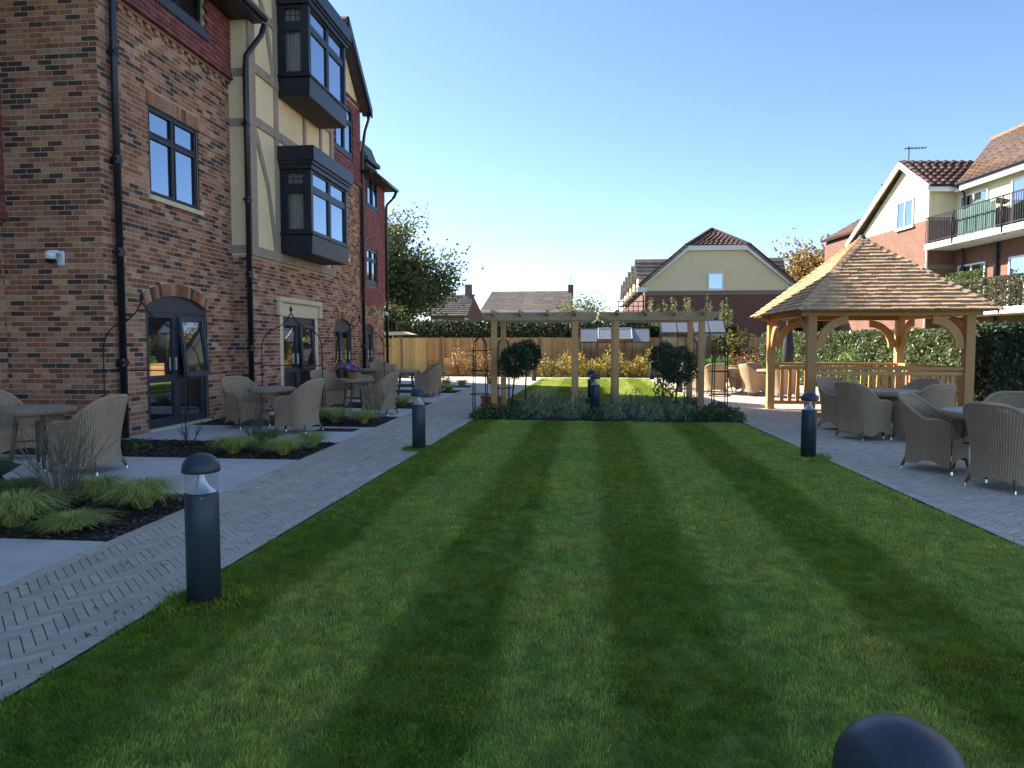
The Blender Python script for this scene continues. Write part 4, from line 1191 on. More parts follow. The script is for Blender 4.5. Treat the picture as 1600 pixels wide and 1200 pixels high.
# ---------------------------------------------------------------- wicker chairs and tables
def smooth(a, b, t): t = max(0, min(1, (t - a) / (b - a))); return t * t * (3 - 2 * t)
def make_chair(name, label, group):
    t = thing(name, label, 'chair', (0, 0, 0), 0, group)
    nt = 48
    ts = [-1 + 2 * k / nt for k in range(nt + 1)]
    def plan(s):
        a = abs(s); sg = 1 if s >= 0 else -1
        if a < 0.5:
            ph = a / 0.5 * math.pi / 2
            return Vector((sg * 0.285 * math.sin(ph) ** 0.85, -0.255 + 0.20 * (1 - math.cos(ph)), 0)), Vector((sg * math.sin(ph), -math.cos(ph), 0))
        f_ = (a - 0.5) / 0.5
        return Vector((sg * (0.285 + 0.01 * f_), -0.055 + 0.335 * f_, 0)), Vector((sg, 0, 0))
    def top(s):
        a = abs(s)
        return 0.605 + 0.27 * (1 - smooth(0.10, 0.64, a)) * (1 - 0.10 * (a / 0.3) ** 2 if a < .3 else .9) - 0.03 * smooth(0.8, 1.0, a)
    def flare(z, s):
        b = 1 - smooth(0.25, 0.8, abs(s))
        return (0.10 * b + 0.035 * (1 - b)) * max(0, (z - 0.30) / 0.55) ** 1.3 + 0.03 * max(0, (0.26 - z) / 0.18) ** 1.5
    arc = [0.0]
    for k in range(nt): arc.append(arc[-1] + (plan(ts[k + 1])[0] - plan(ts[k])[0]).length)
    def bottom(s):
        a = abs(s)
        return 0.085 + 0.055 * math.sin(math.pi * min(1, max(0, (a - 0.36) / 0.60))) ** 2 * (1 if a > 0.36 else 0) + 0.045 * math.cos(a / 0.36 * math.pi / 2) ** 2 * (1 if a < 0.36 else 0)
    mb = MB(); rows = []
    no, ni = 10, 5
    for k, s in enumerate(ts):
        p, n = plan(s); zt, zb = top(s), bottom(s); col = []
        for j in range(no + 1):
            z = zb + (zt - zb) * j / no; col.append((p + n * (flare(z, s) + 0.012) + Vector((0, 0, z)), (arc[k], z)))
        for j in range(ni + 1):
            z = zt - (zt - 0.40) * j / ni; col.append((p + n * (flare(z, s) - 0.022) + Vector((0, 0, z)), (arc[k], 1.6 - z)))
        rows.append(col)
    m = no + ni + 2
    for col in rows:
        for q, _ in col: mb.v.append(tuple(q))
    for k in range(nt):
        for j in range(m - 1):
            mb.f.append((k * m + j, (k + 1) * m + j, (k + 1) * m + j + 1, k * m + j + 1)); mb.t.append((1, 1, 1))
            mb.uv.append([rows[k][j][1], rows[k + 1][j][1], rows[k + 1][j + 1][1], rows[k][j + 1][1]])
    mb.has_uv = True
    for k in (0, nt):                                # close the arm fronts
        c = [q for q, _ in rows[k]]
        for j in range(no):
            z = c[j].z; z2 = c[j + 1].z
            if z2 < 0.40: continue
            i1 = min(range(no + 1, m), key=lambda i: abs(c[i].z - z)); i2 = min(range(no + 1, m), key=lambda i: abs(c[i].z - z2))
            mb.face([c[j], c[j + 1], c[i2], c[i1]])
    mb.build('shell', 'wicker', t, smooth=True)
    rim = MB(); pts = []
    for s in ts:
        p, n = plan(s); pts.append(p + n * (flare(top(s), s) - 0.005) + Vector((0, 0, top(s))))
    p, n = plan(1.0)
    end = lambda sg: [Vector((sg * 0.29, 0.285, top(1) - 0.02)), Vector((sg * 0.29, 0.29, 0.45))]
    rim.tube(list(reversed(end(-1))) + pts + end(1), 0.024, 7)
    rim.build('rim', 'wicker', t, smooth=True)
    st = MB(); n = 8                                   # seat
    for i in range(n):
        for j in range(n):
            q = []
            for (a, b) in ((i, j), (i + 1, j), (i + 1, j + 1), (i, j + 1)):
                x, y = -0.28 + 0.56 * a / n, -0.235 + 0.525 * b / n
                x *= min(1, 0.62 + 0.9 * (y + 0.235)); z = 0.415 + 0.018 * (1 - (x / 0.28) ** 2) - 0.03 * smooth(0.22, 0.30, y)
                q.append(((x, y, z), (y, x)))
            st.face([a for a, _ in q], uv=[b for _, b in q])
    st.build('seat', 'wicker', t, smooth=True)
    sk = MB(); n = 14                                  # front skirt
    for i in range(n):
        q = []
        for k in (i, i + 1):
            x = -0.30 + 0.60 * k / n; bow = 0.02 * (1 - (x / 0.30) ** 2)
            zb = 0.10 + 0.06 * (1 - (x / 0.30) ** 2)
            q.append((x, 0.285 + bow, zb)); q.append((x, 0.29 + bow, 0.40))
        sk.face([q[0], q[2], q[3], q[1]], uv=[(q[0][0], q[0][2]), (q[2][0], q[2][2]), (q[3][0], q[3][2]), (q[1][0], q[1][2])])
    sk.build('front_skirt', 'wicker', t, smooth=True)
    for sx in (-1, 1):
        for y, dy, x in ((0.255, 0.03, 0.275), (-0.20, -0.055, 0.225)):
            lg = MB(); lg.tube([(sx * (x + 0.02), y + dy, 0.03), (sx * x, y + dy * 0.5, 0.11), (sx * (x - .05), y * .82, 0.20)], [0.015, 0.020, 0.020], 8)
            l_ = lg.build('leg', 'chair_leg', t, smooth=True)
            MB().tube([(sx * (x + 0.024), y + dy * 1.1, 0.0), (sx * (x + 0.02), y + dy, 0.035)], 0.016, 8).build('foot_cap', 'chrome', l_)
    return t
def make_table(name, label, rad, group):
    t = thing(name, label, 'table', (0, 0, 0), 0, group)
    MB().lathe([(0, 0.715), (rad - 0.03, 0.715), (rad - 0.028, 0.728), (0, 0.73)], 48).build('top', 'table_top', t)
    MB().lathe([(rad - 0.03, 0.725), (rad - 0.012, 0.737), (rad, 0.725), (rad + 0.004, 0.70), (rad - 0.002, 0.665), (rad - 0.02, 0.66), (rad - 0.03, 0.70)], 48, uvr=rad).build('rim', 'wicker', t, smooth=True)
    for k in range(4):
        a = R(45 + 90 * k); c, s = math.cos(a), math.sin(a); r0, r1 = rad * 0.80, rad * 0.55
        lg = MB().tube([(c * r0, s * r0, 0.03), (c * (r0 + r1) / 2 * .98, s * (r0 + r1) / 2 * .98, 0.36), (c * r1, s * r1, 0.715)], [0.017, 0.024, 0.026], 8).build('leg', 'chair_leg', t, smooth=True)
        MB().tube([(c * r0 * 1.01, s * r0 * 1.01, 0.0), (c * r0, s * r0, 0.035)], 0.018, 8).build('foot_cap', 'chrome', lg)
    ap = MB(); n = 40; r = rad * 0.62
    for k in range(n):
        a, b = 2 * math.pi * k / n, 2 * math.pi * (k + 1) / n
        z = lambda th: 0.60 - 0.08 * abs(math.cos(2 * th)) ** 2
        ap.face([(r * math.cos(a), r * math.sin(a), z(a)), (r * math.cos(b), r * math.sin(b), z(b)), (r * math.cos(b), r * math.sin(b), 0.70), (r * math.cos(a), r * math.sin(a), 0.70)], uv=[(r * a, .5), (r * b, .5), (r * b, .7), (r * a, .7)])
    ap.build('apron', 'wicker', t, smooth=True)
    for k in range(2):
        a = R(45 + 90 * k); c, s = math.cos(a) * rad * 0.66, math.sin(a) * rad * 0.66
        MB().tube([(-c, -s, 0.34), (c, s, 0.34)], 0.013, 6).build('stretcher', 'chair_leg', t)
    return t
ZP = 0.0145
CH0 = make_chair('wicker_armchair', '', 'wicker garden armchairs')
used = [False]
def chair(x, y, face, label):
    """face: heading in degrees the sitter looks towards, 0 = +x, 90 = +y"""
    if not used[0]:
        used[0] = True; CH0.location = (x, y, ZP); CH0.rotation_euler = (0, 0, R(face - 90)); CH0['label'] = label; return CH0
    return copy_tree(CH0, loc=(x, y, ZP), rz=R(face - 90), label=label)
BT0 = make_table('bistro_table', 'small round wicker table on the nearest left patio, cut by the frame', 0.385, 'small round tables')
BT0.location = (-6.44, 7.70, ZP)
DT0 = make_table('dining_table', 'round wicker dining table at the right edge, between the nearest armchairs', 0.62, 'round dining tables')
DT0.location = (4.57, 8.35, ZP)
# left patio groups
chair(-5.72, 7.60, 178, 'wicker armchair seen from behind on the nearest left patio')
chair(-7.42, 8.25, -15, 'wicker armchair at the left frame edge behind the small table')
copy_tree(BT0, loc=(-5.34, 11.52, ZP), rz=0.4, label='small round wicker table below the first french doors')
chair(-6.08, 12.02, -28, 'wicker armchair beside the first french doors, open side towards the viewer')
chair(-4.78, 11.38, 168, 'wicker armchair seen from behind in front of the second trellis arch')
copy_tree(BT0, loc=(-4.87, 14.50, ZP), rz=0.7, label='small round wicker table carrying a pot of purple flowers')
chair(-5.70, 15.10, -30, 'wicker armchair between the second trellis arch and the flower pot table')
chair(-4.30, 14.40, 172, 'wicker armchair with its back to the path beside the flower pot table')
copy_tree(BT0, loc=(-5.02, 19.2, ZP), rz=0.2, label='small round wicker table beside the second bollard, no pot on it')
chair(-4.42, 19.3, 176, 'wicker armchair by the path behind the second bollard')
chair(-4.55, 20.15, 235, 'wicker armchair turned towards the viewer beside the yellow flowers')
chair(-6.05, 18.4, 20, 'wicker armchair tucked behind the drainpipe on the fourth patio')
copy_tree(BT0, loc=(-6.35, 20.2, ZP), rz=0.9, label='small round wicker table by the wall near the far drainpipe')
chair(-6.75, 22.6, -60, 'dark looking wicker armchair against the wall by the last door')
chair(-5.85, 19.75, 150, 'wicker armchair overlapping the table near the far drainpipe')
# right patio groups
chair(4.26, 7.72, 30, 'nearest wicker armchair at the right edge, seen from behind')
chair(4.05, 8.82, -42, 'wicker armchair in profile at the left of the nearest dining table')
chair(5.02, 9.0, -124, 'wicker armchair half hidden behind the nearest dining table at the right edge')
copy_tree(DT0, loc=(4.70, 12.02, ZP), rz=0.5, label='round wicker dining table directly in front of the gazebo')
chair(4.22, 11.52, 30, 'wicker armchair seen from behind between the bollard and the gazebo table')
chair(4.33, 12.75, -62, 'wicker armchair at the foot of the gazebo front post')
chair(5.06, 11.32, 112, 'wicker armchair right of the gazebo table with its back to the viewer')
chair(5.38, 12.45, 205, 'shaded wicker armchair against the gazebo balustrade')
copy_tree(DT0, loc=(3.85, 22.05, ZP), rz=0.3, label='round dining table on the sunlit far patio behind the right obelisk')
chair(3.70, 21.35, 85, 'sunlit wicker armchair seen from behind through the right obelisk')
chair(4.62, 22.35, 195, 'sunlit wicker armchair right of the far patio table')
chair(3.3, 22.6, -45, 'sunlit wicker armchair half hidden by the pergola post')
copy_tree(DT0, loc=(5.4, 20.9, ZP), rz=0.1, label='round dining table left of the gazebo, mostly hidden by its post')
chair(4.62, 20.7, 18, 'sunlit wicker armchair in profile just left of the gazebo post')
chair(5.05, 21.85, -60, 'wicker armchair behind the one left of the gazebo post')
chair(5.3, 20.05, 95, 'wicker armchair cut off by the left gazebo post')
# potted flowers on the third table
fp = thing('flower_pot', 'small terracotta pot of purple flowers on a round table', 'flower pot', (-4.95, 14.47, 0.745))
MB().lathe([(0, 0), (0.075, 0), (0.10, 0.11), (0.112, 0.11), (0.112, 0.14), (0.095, 0.14), (0.09, 0.10), (0, 0.10)], 20).build('pot', 'terracotta', fp, smooth=False)
P = rng.normal(size=(170, 3)) * (0.075, 0.075, 0.05) + (0, 0, 0.20); A, B = leaf_axes(170, 0.035)
quad_cloud('leaves', P, A, B, pick([(0.05, 0.12, 0.03), (0.07, 0.15, 0.04)], 170), 'leaf', fp)
P = rng.normal(size=(150, 3)) * (0.085, 0.085, 0.04) + (0, 0, 0.255); A, B = leaf_axes(150, 0.026, aspect=0.9)
quad_cloud('blooms', P, A, B, pick([(0.42, 0.16, 0.60), (0.55, 0.28, 0.70), (0.62, 0.42, 0.72)], 150), 'petal', fp)

# ---------------------------------------------------------------- steel trellis arches and obelisks
def trellis(y, x0, x1, zb, label):
    t = thing('trellis_arch', label, 'trellis', ((x0 + x1) / 2, y, 0.0), 0, 'ogee trellis arches'); w = (x1 - x0) / 2
    def side(sg, yy=0):
        pts = [(sg * w, yy, 0), (sg * w, yy, 1.42)]
        for k in range(1, 7):
            a = k / 6; pts.append((sg * w * (1 - 0.10 * a - 0.30 * a * a), yy, 1.42 + 0.36 * math.sin(a * math.pi / 2 * 0.85)))
        pts += [(sg * w * 0.36, yy, 1.84), (sg * w * 0.16, yy, 1.94), (sg * 0.015, yy, 2.08)]
        return pts
    for sg in (-1, 1): MB().tube(side(sg), 0.011, 6).build('hoop', 'black_metal', t)
    MB().tube([(-w, 0, zb), (w, 0, zb)], 0.009, 6).build('crossbar', 'black_metal', t)
    MB().lathe([(0, 0), (0.012, 0.0), (0.012, 0.06), (0.032, 0.10), (0.032, 0.115), (0.008, 0.17), (0, 0.20)], 10, (0, 0, 2.06)).build('finial', 'black_metal', t)
trellis(9.78, -7.12, -5.86, 1.10, 'black steel trellis arch in front of the near brick corner')
trellis(13.72, -6.56, -5.30, 1.05, 'black steel trellis arch in front of the stone framed door')
trellis(18.05, -6.6, -5.30, 1.22, 'black steel trellis arch near the far end of the building')
def obelisk(x, y, h, label):
    t = thing('steel_obelisk', label, 'obelisk', (x, y, 0.0), 0, 'dome topped obelisks'); r = 0.175
    for k in range(4):
        a = R(45 + 90 * k); c, s = math.cos(a), math.sin(a)
        pts = [(c * (r + 0.02), s * (r + 0.02), 0), (c * r, s * r, h - 0.22)] + [(c * r * math.cos(R(q)), s * r * math.cos(R(q)), h - 0.22 + 0.22 * math.sin(R(q))) for q in (20, 40, 60, 75, 90)]
        MB().tube(pts, 0.011, 6).build('upright', 'black_metal', t)
    for z, rr in ((0.42, r + 0.045), (0.92, r + 0.03), (h - 0.28, r + 0.025)):
        MB().tube([((rr) * math.cos(a), rr * math.sin(a), z) for a in np.linspace(0, 2 * math.pi, 25)], 0.009, 6).build('ring', 'black_metal', t)
    MB().lathe([(0, 0.0), (0.03, 0.03), (0, 0.07)], 8, (0, 0, h - 0.01)).build('finial', 'black_metal', t)
obelisk(-2.28, 14.85, 1.62, 'black steel obelisk at the left end of the left pergola')
obelisk(-2.05, 17.05, 1.62, 'black steel obelisk behind the left pergola posts')
obelisk(2.68, 14.95, 1.60, 'black steel obelisk at the right end of the right pergola, front one')
obelisk(2.42, 17.1, 1.60, 'black steel obelisk behind the right pergola posts')
wp = thing('terracotta_trough', 'brown terracotta pot at the foot of the left obelisk', 'pot', (-2.18, 15.9, 0.0))
MB().box(-0.22, 0.22, -0.12, 0.12, 0, 0.26).build('trough', 'terracotta', wp, bevel=0.01)
MB().box(-0.24, 0.24, -0.14, 0.14, 0.26, 0.31).build('rim', 'terracotta', wp, bevel=0.01)
# ---------------------------------------------------------------- boundary fence and things along it
FW = [(0.56, 0.35, 0.15), (0.50, 0.31, 0.135), (0.62, 0.40, 0.18), (0.46, 0.285, 0.13)]
FY = 34.0
def fence(x0, x1, y0, y1, z, label, cols=FW, pitch=0.105, posts=True):
    t = thing('board_fence', label, 'fence', (x0, y0, 0)); a, b = Vector((0, 0, 0)), Vector((x1 - x0, y1 - y0, 0)); d = (b - a).normalized(); L = (b - a).length
    mb = MB(); n = int(L / pitch)
    s = d.cross(Vector((0, 0, 1)))
    for k in range(n):
        p = a + d * (k + 0.5) * pitch; h = z + random.uniform(-0.012, 0.012)
        mb.bar(p + Vector((0, 0, 0.08)) + s * (0.012 if k % 2 else 0.0), p + Vector((0, 0, h)) + s * (0.012 if k % 2 else 0.0), pitch - 0.006, 0.018, up=s, tint=tuple(np.array(random.choice(cols)) * random.uniform(0.85, 1.15)))
    mb.build('boards', 'fence_wood', t, kind='stuff')
    for q in (0.35, 1.35):
        r = MB(); r.bar(a + Vector((0, 0, q)) - s * 0.03, b + Vector((0, 0, q)) - s * 0.03, 0.04, 0.08, tint=(0.3, 0.19, 0.09)); r.build('rail', 'fence_wood', t)
    if posts:
        for k in range(int(L / 2.4) + 1):
            p = a + d * min(L, k * 2.4); r = MB(); r.bar(p + s * 0.05, p + s * 0.05 + Vector((0, 0, z + 0.05)), 0.09, 0.09, up=s, tint=(0.27, 0.19, 0.12)); r.build('post', 'fence_wood', t)
fence(-9.5, 8.6, FY, FY, 1.76, 'long close boarded timber fence across the end of the garden')
fence(-10.6, -7.1, 30.6, 30.8, 1.72, 'timber fence and gate beyond the building end, coloured as if sunlit', [(0.68, 0.45, 0.17), (0.63, 0.41, 0.155), (0.72, 0.49, 0.19)], 0.15)  # sunlight put into the lighter board colours
tag(MB().prism([(-11, 24.7), (xp(24.7) - .01, 24.7), (xp(30.1) - .01, 30.1), (-11, 30.1)], -0.05, 0.0075).build('rear_path', 'patio'), 'x', 'x')
o = bpy.data.objects['rear_path']; del o['label']; del o['category']; structure(o)
MB_ = MB().prism([(-11, 31.05), (9, 31.05), (9, 34.0), (-11, 34.0)], -0.05, 0.006); structure(MB_.build('border_bed', 'soil'))
# pale canopy roof beyond the fence
cp = thing('garden_canopy', 'pale flat canopy showing above the fence by the building', 'canopy', (-9.3, 33.2, 0))
MB().hexa([(-1.0, -0.6, 1.86), (1.05, -0.6, 1.90), (1.05, 0.6, 1.90), (-1.0, 0.6, 1.86), (-0.7, -0.5, 2.03), (0.6, -0.5, 2.03), (0.6, 0.5, 2.03), (-0.7, 0.5, 2.03)]).build('canopy_top', 'pale_panel', cp)
MB().tube([(0, 0, 0), (0, 0, 1.95)], 0.03, 8).build('pole', 'pergola_wood', cp)
# two lean-to glasshouses against the fence
def coldframe(x0, x1, y, zf, zb, base, label, frame, cover):
    t = thing('lean_to_greenhouse', label, 'greenhouse', ((x0 + x1) / 2, y, 0.004)); w = (x1 - x0) / 2; d = 0.75
    MB().box(-w, w, -d + 0.02, 0, 0, base).build('base', cover, t)
    n = 4
    for k in range(n + 1):
        x = -w + 2 * w * k / n
        fr = MB(); fr.bar((x, -d, base), (x, -d, zf), 0.04, 0.04); fr.bar((x, -d, zf), (x, 0, zb), 0.04, 0.05); fr.bar((x, 0, 0.0), (x, 0, zb), 0.04, 0.04); fr.build('glazing_bar', frame, t)
    for z, y_ in ((zf, -d), (zb, 0), (base + .02, -d)):
        fr = MB(); fr.bar((-w - .03, y_, z), (w + .03, y_, z), 0.06, 0.07); fr.build('rail', frame, t)
    for k in range(n):
        xa, xb = -w + 2 * w * k / n + 0.025, -w + 2 * w * (k + 1) / n - 0.025
        up = 0.14 if (k in (1, 2) and frame != 'lead') else 0.0
        p = MB(); p.hexa([(xa, -d - 0.02, zf + 0.03 + up), (xb, -d - 0.02, zf + 0.03 + up), (xb, 0, zb + 0.02), (xa, 0, zb + 0.02), (xa, -d - 0.02, zf + 0.038 + up), (xb, -d - 0.02, zf + 0.038 + up), (xb, 0, zb + 0.028), (xa, 0, zb + 0.028)])
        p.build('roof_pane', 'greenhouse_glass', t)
        if up:
            s = MB(); 
            for x in (xa, xb): s.bar((x, -d - 0.02, zf + 0.03 + up), (x, 0, zb + 0.03), 0.035, 0.03)
            s.bar((xa, -d - 0.02, zf + 0.03 + up), (xb, -d - 0.02, zf + 0.03 + up), 0.035, 0.03); s.bar((xa, -.02, zb + .03), (xb, -.02, zb + .03), .05, .04); s.build('vent_sash', 'white_upvc', t)
        p = MB(); p.box(xa, xb, -d - 0.003, -d + 0.003, base + 0.06, zf - 0.03); p.build('front_pane', 'front_glass', t)
    for s in (-1, 1):
        p = MB(); p.extrude([(s * w, -d, base), (s * w, 0, base), (s * w, 0, zb), (s * w, -d, zf)], (0.006, 0, 0)); p.build('side_pane', 'front_glass', t)
    for k in range(9):
        s = MB(); x = -w + 0.2 + (2 * w - 0.4) * k / 8; s.tube([(x, -0.4, base), (x + random.uniform(-.06, .06), -0.4, base + random.uniform(.3, .6))], 0.01, 5); s.build('seedling_stem', 'twig', t)
coldframe(-0.38, 2.76, 33.4, 1.53, 2.16, 0.55, 'timber lean-to greenhouse with open roof vents against the fence', 'red_wood', 'red_wood')
coldframe(3.25, 6.05, 33.2, 1.95, 2.53, 0.5, 'dark framed lean-to greenhouse with sloping glass roof, right one', 'lead', 'red_wood')
def planter(x0, x1, y0, y1, h, label):
    t = thing('raised_planter', label, 'planter', ((x0 + x1) / 2, (y0 + y1) / 2, 0.008)); w, d = (x1 - x0) / 2, (y1 - y0) / 2
    n = max(1, int(h / 0.2))
    for k in range(n):
        for y in (-d, d): MB().box(-w, w, y - 0.03, y + 0.03, k * h / n + 0.003, (k + 1) * h / n - 0.003, tuple(np.array(random.choice(FW)) * 0.95)).build('sleeper', 'fence_wood', t)
        for x in (-w, w): MB().box(x - 0.03, x + 0.03, -d + .03, d - .03, k * h / n + 0.003, (k + 1) * h / n - 0.003, random.choice(FW)).build('sleeper', 'fence_wood', t)
    MB().box(-w + .04, w - .04, -d + .04, d - .04, 0, h - 0.04).build('soil', 'soil', t)
planter(3.6, 5.6, 28.0, 29.0, 0.62, 'raised timber planter with green seedlings on the far right patio')
planter(-6.6, -4.6, 32.2, 33.1, 0.78, 'raised timber planter below the red stemmed shrub')
planter(-0.3, 2.8, 31.9, 32.2, 0.40, 'low timber planter in front of the timber greenhouse')

# ---------------------------------------------------------------- houses beyond
def uvquad(mb, a, b, c, d):
    a, b, c, d = map(Vector, (a, b, c, d)); u = (b - a).normalized()
    pr = lambda p: ((p - a).dot(u), (p - a).z)
    mb.face([a, b, c, d], uv=[pr(a), pr(b), pr(c), pr(d)])
def uvpoly(mb, pts):
    pts = [Vector(p) for p in pts]; u = (pts[1] - pts[0]).normalized()
    mb.face(pts, uv=[((p - pts[0]).dot(u), p.z) for p in pts])
BRN = ((0.125, 0.066, 0.05), (0.10, 0.055, 0.045), (0.15, 0.082, 0.058))
GRY = ((0.20, 0.165, 0.135), (0.17, 0.145, 0.12), (0.225, 0.185, 0.15))
def pantiles(mb, a, b, c, d, pitch=0.3, course=0.33, cols=BRN, h=0.055):
    """rolled tiles between eave a-b and ridge d-c"""
    a, b, c, d = map(Vector, (a, b, c, d)); N = (b - a).cross(d - a).normalized()
    if N.z < 0: N = -N
    nr = max(2, int((d - a).length / course))
    for r_ in range(nr):
        t0, t1 = r_ / nr, (r_ + 1) / nr
        p0, p1, q0, q1 = a.lerp(d, t0), b.lerp(c, t0), a.lerp(d, t1), b.lerp(c, t1)
        L = (p1 - p0).length; nc = max(1, int(L / pitch)); cc = tuple(np.array(random.choice(cols)))
        for k in range(nc):
            tt = tuple(np.array(cc) * random.uniform(0.85, 1.2))
            prof = [(0, 0.02), (0.25, 0.02), (0.5, 1.0), (0.75, 1.0), (1.0, 0.02)]
            for (x0, h0), (x1, h1) in zip(prof[:-1], prof[1:]):
                f0, f1 = (k + x0) / nc, (k + x1) / nc
                mb.face([p0.lerp(p1, f0) + N * (h * h0 + .03), p0.lerp(p1, f1) + N * (h * h1 + .03), q0.lerp(q1, f1) + N * h * h1, q0.lerp(q1, f0) + N * h * h0], tt)
            mb.face([p0.lerp(p1, k / nc), p0.lerp(p1, (k + 1) / nc), p0.lerp(p1, (k + .75) / nc) + N * (h + .03), p0.lerp(p1, (k + .5) / nc) + N * (h + .03)], tt)
def simple_window(parent, x0, x1, y, z0, z1, cols=2, axis='x', d=-1, glass='window_glass', fm='white_upvc'):
    fr = Frame((0, y, 0), (1, 0, 0), (0, d, 0)) if axis == 'x' else Frame((y, 0, 0), (0, 1, 0), (d, 0, 0))
    mb = MB(); f = 0.07
    fr.box(mb, x0, x1, z0, z0 + f, 0.0, 0.06); fr.box(mb, x0, x1, z1 - f, z1, 0.0, 0.06); fr.box(mb, x0, x0 + f, z0 + f, z1 - f, 0.0, 0.06); fr.box(mb, x1 - f, x1, z0 + f, z1 - f, 0.0, 0.06)
    for k in range(1, cols):
        x = x0 + (x1 - x0) * k / cols; fr.box(mb, x - f * .5, x + f * .5, z0 + f, z1 - f, 0.0, 0.055)
    w = mb.build('window', fm, parent)
    for k in range(cols):
        xa, xb = x0 + (x1 - x0) * k / cols, x0 + (x1 - x0) * (k + 1) / cols
        p = MB(); fr.box(p, xa + .04, xb - .04, z0 + .04, z1 - .04, 0.01, 0.03); p.build('pane', glass, w)
    s = MB(); fr.box(s, x0 - .06, x1 + .06, z0 - .07, z0, 0.0, 0.1); s.build('sill', fm, w)
    return w
# half-hipped terrace house, gable towards the garden
hs = thing('half_hipped_house', 'cream and brick house with a half hipped gable beyond the fence', 'house', (7.75, 45, 0))
wd = 4.3; dp = 26
mb = MB(); uvquad(mb, (-wd, 0, 0), (wd, 0, 0), (wd, 0, 4.66), (-wd, 0, 4.66)); uvquad(mb, (-wd, dp, 0), (-wd, 0, 0), (-wd, 0, 4.9), (-wd, dp, 4.9)); uvquad(mb, (wd, 0, 0), (wd, dp, 0), (wd, dp, 4.9), (wd, 0, 4.9))
mb.build('brick_wall', 'brick_far_dark', hs)
MB().box(-wd - .02, wd + .02, -.05, .0, 4.45, 4.72).build('brick_band', 'brick_far_red', hs)
gp = [(-wd, 4.72), (wd, 4.72), (wd, 5.15), (1.72, 7.15), (-1.72, 7.15), (-wd, 5.15)]
MB().extrude([(x, -0.03, z) for x, z in gp], (0, 0.2, 0)).build('gable_render', 'cream_pale', hs)
mb = MB(); e = 0.4
prof = [(-wd - e, 4.95), (-1.75, 7.32), (1.75, 7.32), (wd + e, 4.95)]
for (xa, za), (xb, zb) in zip(prof[:-1], prof[1:]):
    mb.hexa([(xa, -0.30, za - 0.17), (xb, -0.30, zb - 0.17), (xb, -0.06, zb - 0.17), (xa, -0.06, za - 0.17), (xa, -0.30, za + 0.13), (xb, -0.30, zb + 0.13), (xb, -0.06, zb + 0.13), (xa, -0.06, za + 0.13)])
mb.box(-wd - e - .1, -wd + .1, -0.32, -0.04, 4.65, 4.95); mb.box(wd - .1, wd + e + .1, -0.32, -0.04, 4.65, 4.95)
mb.build('bargeboard', 'white_upvc', hs)
mb = MB(); zr = 8.75
pantiles(mb, (-1.85, -0.35, 7.45), (1.85, -0.35, 7.45), (0.05, 1.9, zr), (-0.05, 1.9, zr), 0.3, 0.3, ((0.075, 0.04, 0.035), (0.095, 0.05, 0.04), (0.06, 0.034, 0.03)))
roof_plane(mb, (-wd - e, dp, 5.0), (-wd - e, -0.35, 5.0), (-1.85, -0.35, 7.45), (-1.85, dp, 7.45), cols=GRY); roof_plane(mb, (-1.85, dp, 7.45), (-1.85, -.35, 7.45), (0, 1.9, zr), (0, dp, zr), cols=GRY)
roof_plane(mb, (wd + e, -.35, 5.0), (wd + e, dp, 5.0), (1.85, dp, 7.45), (1.85, -0.35, 7.45), cols=GRY); roof_plane(mb, (1.85, -.35, 7.45), (1.85, dp, 7.45), (0, dp, zr), (0, 1.9, zr), cols=GRY)
mb.build('roof', 'roof_brown', hs)
for s in (-1, 1):
    MB().bar((s * 1.9, -0.37, 7.5), (0, 1.9, zr + .06), 0.16, 0.1, tint=(0.07, 0.045, 0.04)).build('hip_ridge', 'roof_brown', hs)
    MB().bar((s * 1.9, -0.33, 7.5), (s * (wd + e + .05), -.33, 5.06), 0.1, 0.1, tint=(0.08, 0.05, 0.04)).build('verge', 'roof_brown', hs)
simple_window(hs, -0.50, 0.42, -0.05, 4.78, 5.80, 1)
for k in range(6):                                 # gabled dormers along the flank
    y = 3.2 + k * 4.2; x = -wd - 0.25; z0, z1, hw = 5.0, 6.1, 0.95
    dmr = MB(); dmr.extrude([(x, y - hw, z0), (x, y + hw, z0), (x, y + hw, z1 - .25), (x, y, z1 + .85), (x, y - hw, z1 - .25)], (2.2, 0, 0)); d_ = dmr.build('dormer', 'cream_pale', hs)
    r = MB(); roof_plane(r, (x - .2, y - hw - .2, z1 - .4), (x + 3.2, y - hw - .2, z1 - .4), (x + 3.2, y, z1 + .95), (x - .2, y, z1 + .95), 0.06, cols=GRY); roof_plane(r, (x - .2, y + hw + .2, z1 - .4), (x + 3.2, y + hw + .2, z1 - .4), (x + 3.2, y, z1 + .95), (x - .2, y, z1 + .95), 0.06, cols=GRY)
    r.build('dormer_roof', 'roof_brown', d_)
    if k == 0:
        r = MB(); xx = wd + .25
        r.extrude([(xx, y - hw, z0), (xx, y + hw, z0), (xx, y + hw, z1 - .25), (xx, y, z1 + .85), (xx, y - hw, z1 - .25)], (-2.2, 0, 0)); d2 = r.build('dormer', 'cream_pale', hs)
        r = MB(); roof_plane(r, (xx + .2, y - hw - .2, z1 - .4), (xx - 3.2, y - hw - .2, z1 - .4), (xx - 3.2, y, z1 + .95), (xx + .2, y, z1 + .95), 0.06, cols=GRY); r.build('dormer_roof', 'roof_brown', d2)
for z in (4.0,):
    tr = MB()
    for k in range(6): tr.bar((-wd - 1.6 + k * .3, 0.2, 0), (-wd - 1.6 + k * .3, 0.2, 4.1), 0.05, 0.05)
    for k in range(8): tr.bar((-wd - 1.7, 0.2, 2.0 + k * .3), (-wd, 0.2, 2.0 + k * .3), 0.05, 0.05)
    tr.build('porch_lattice', 'red_wood', hs)
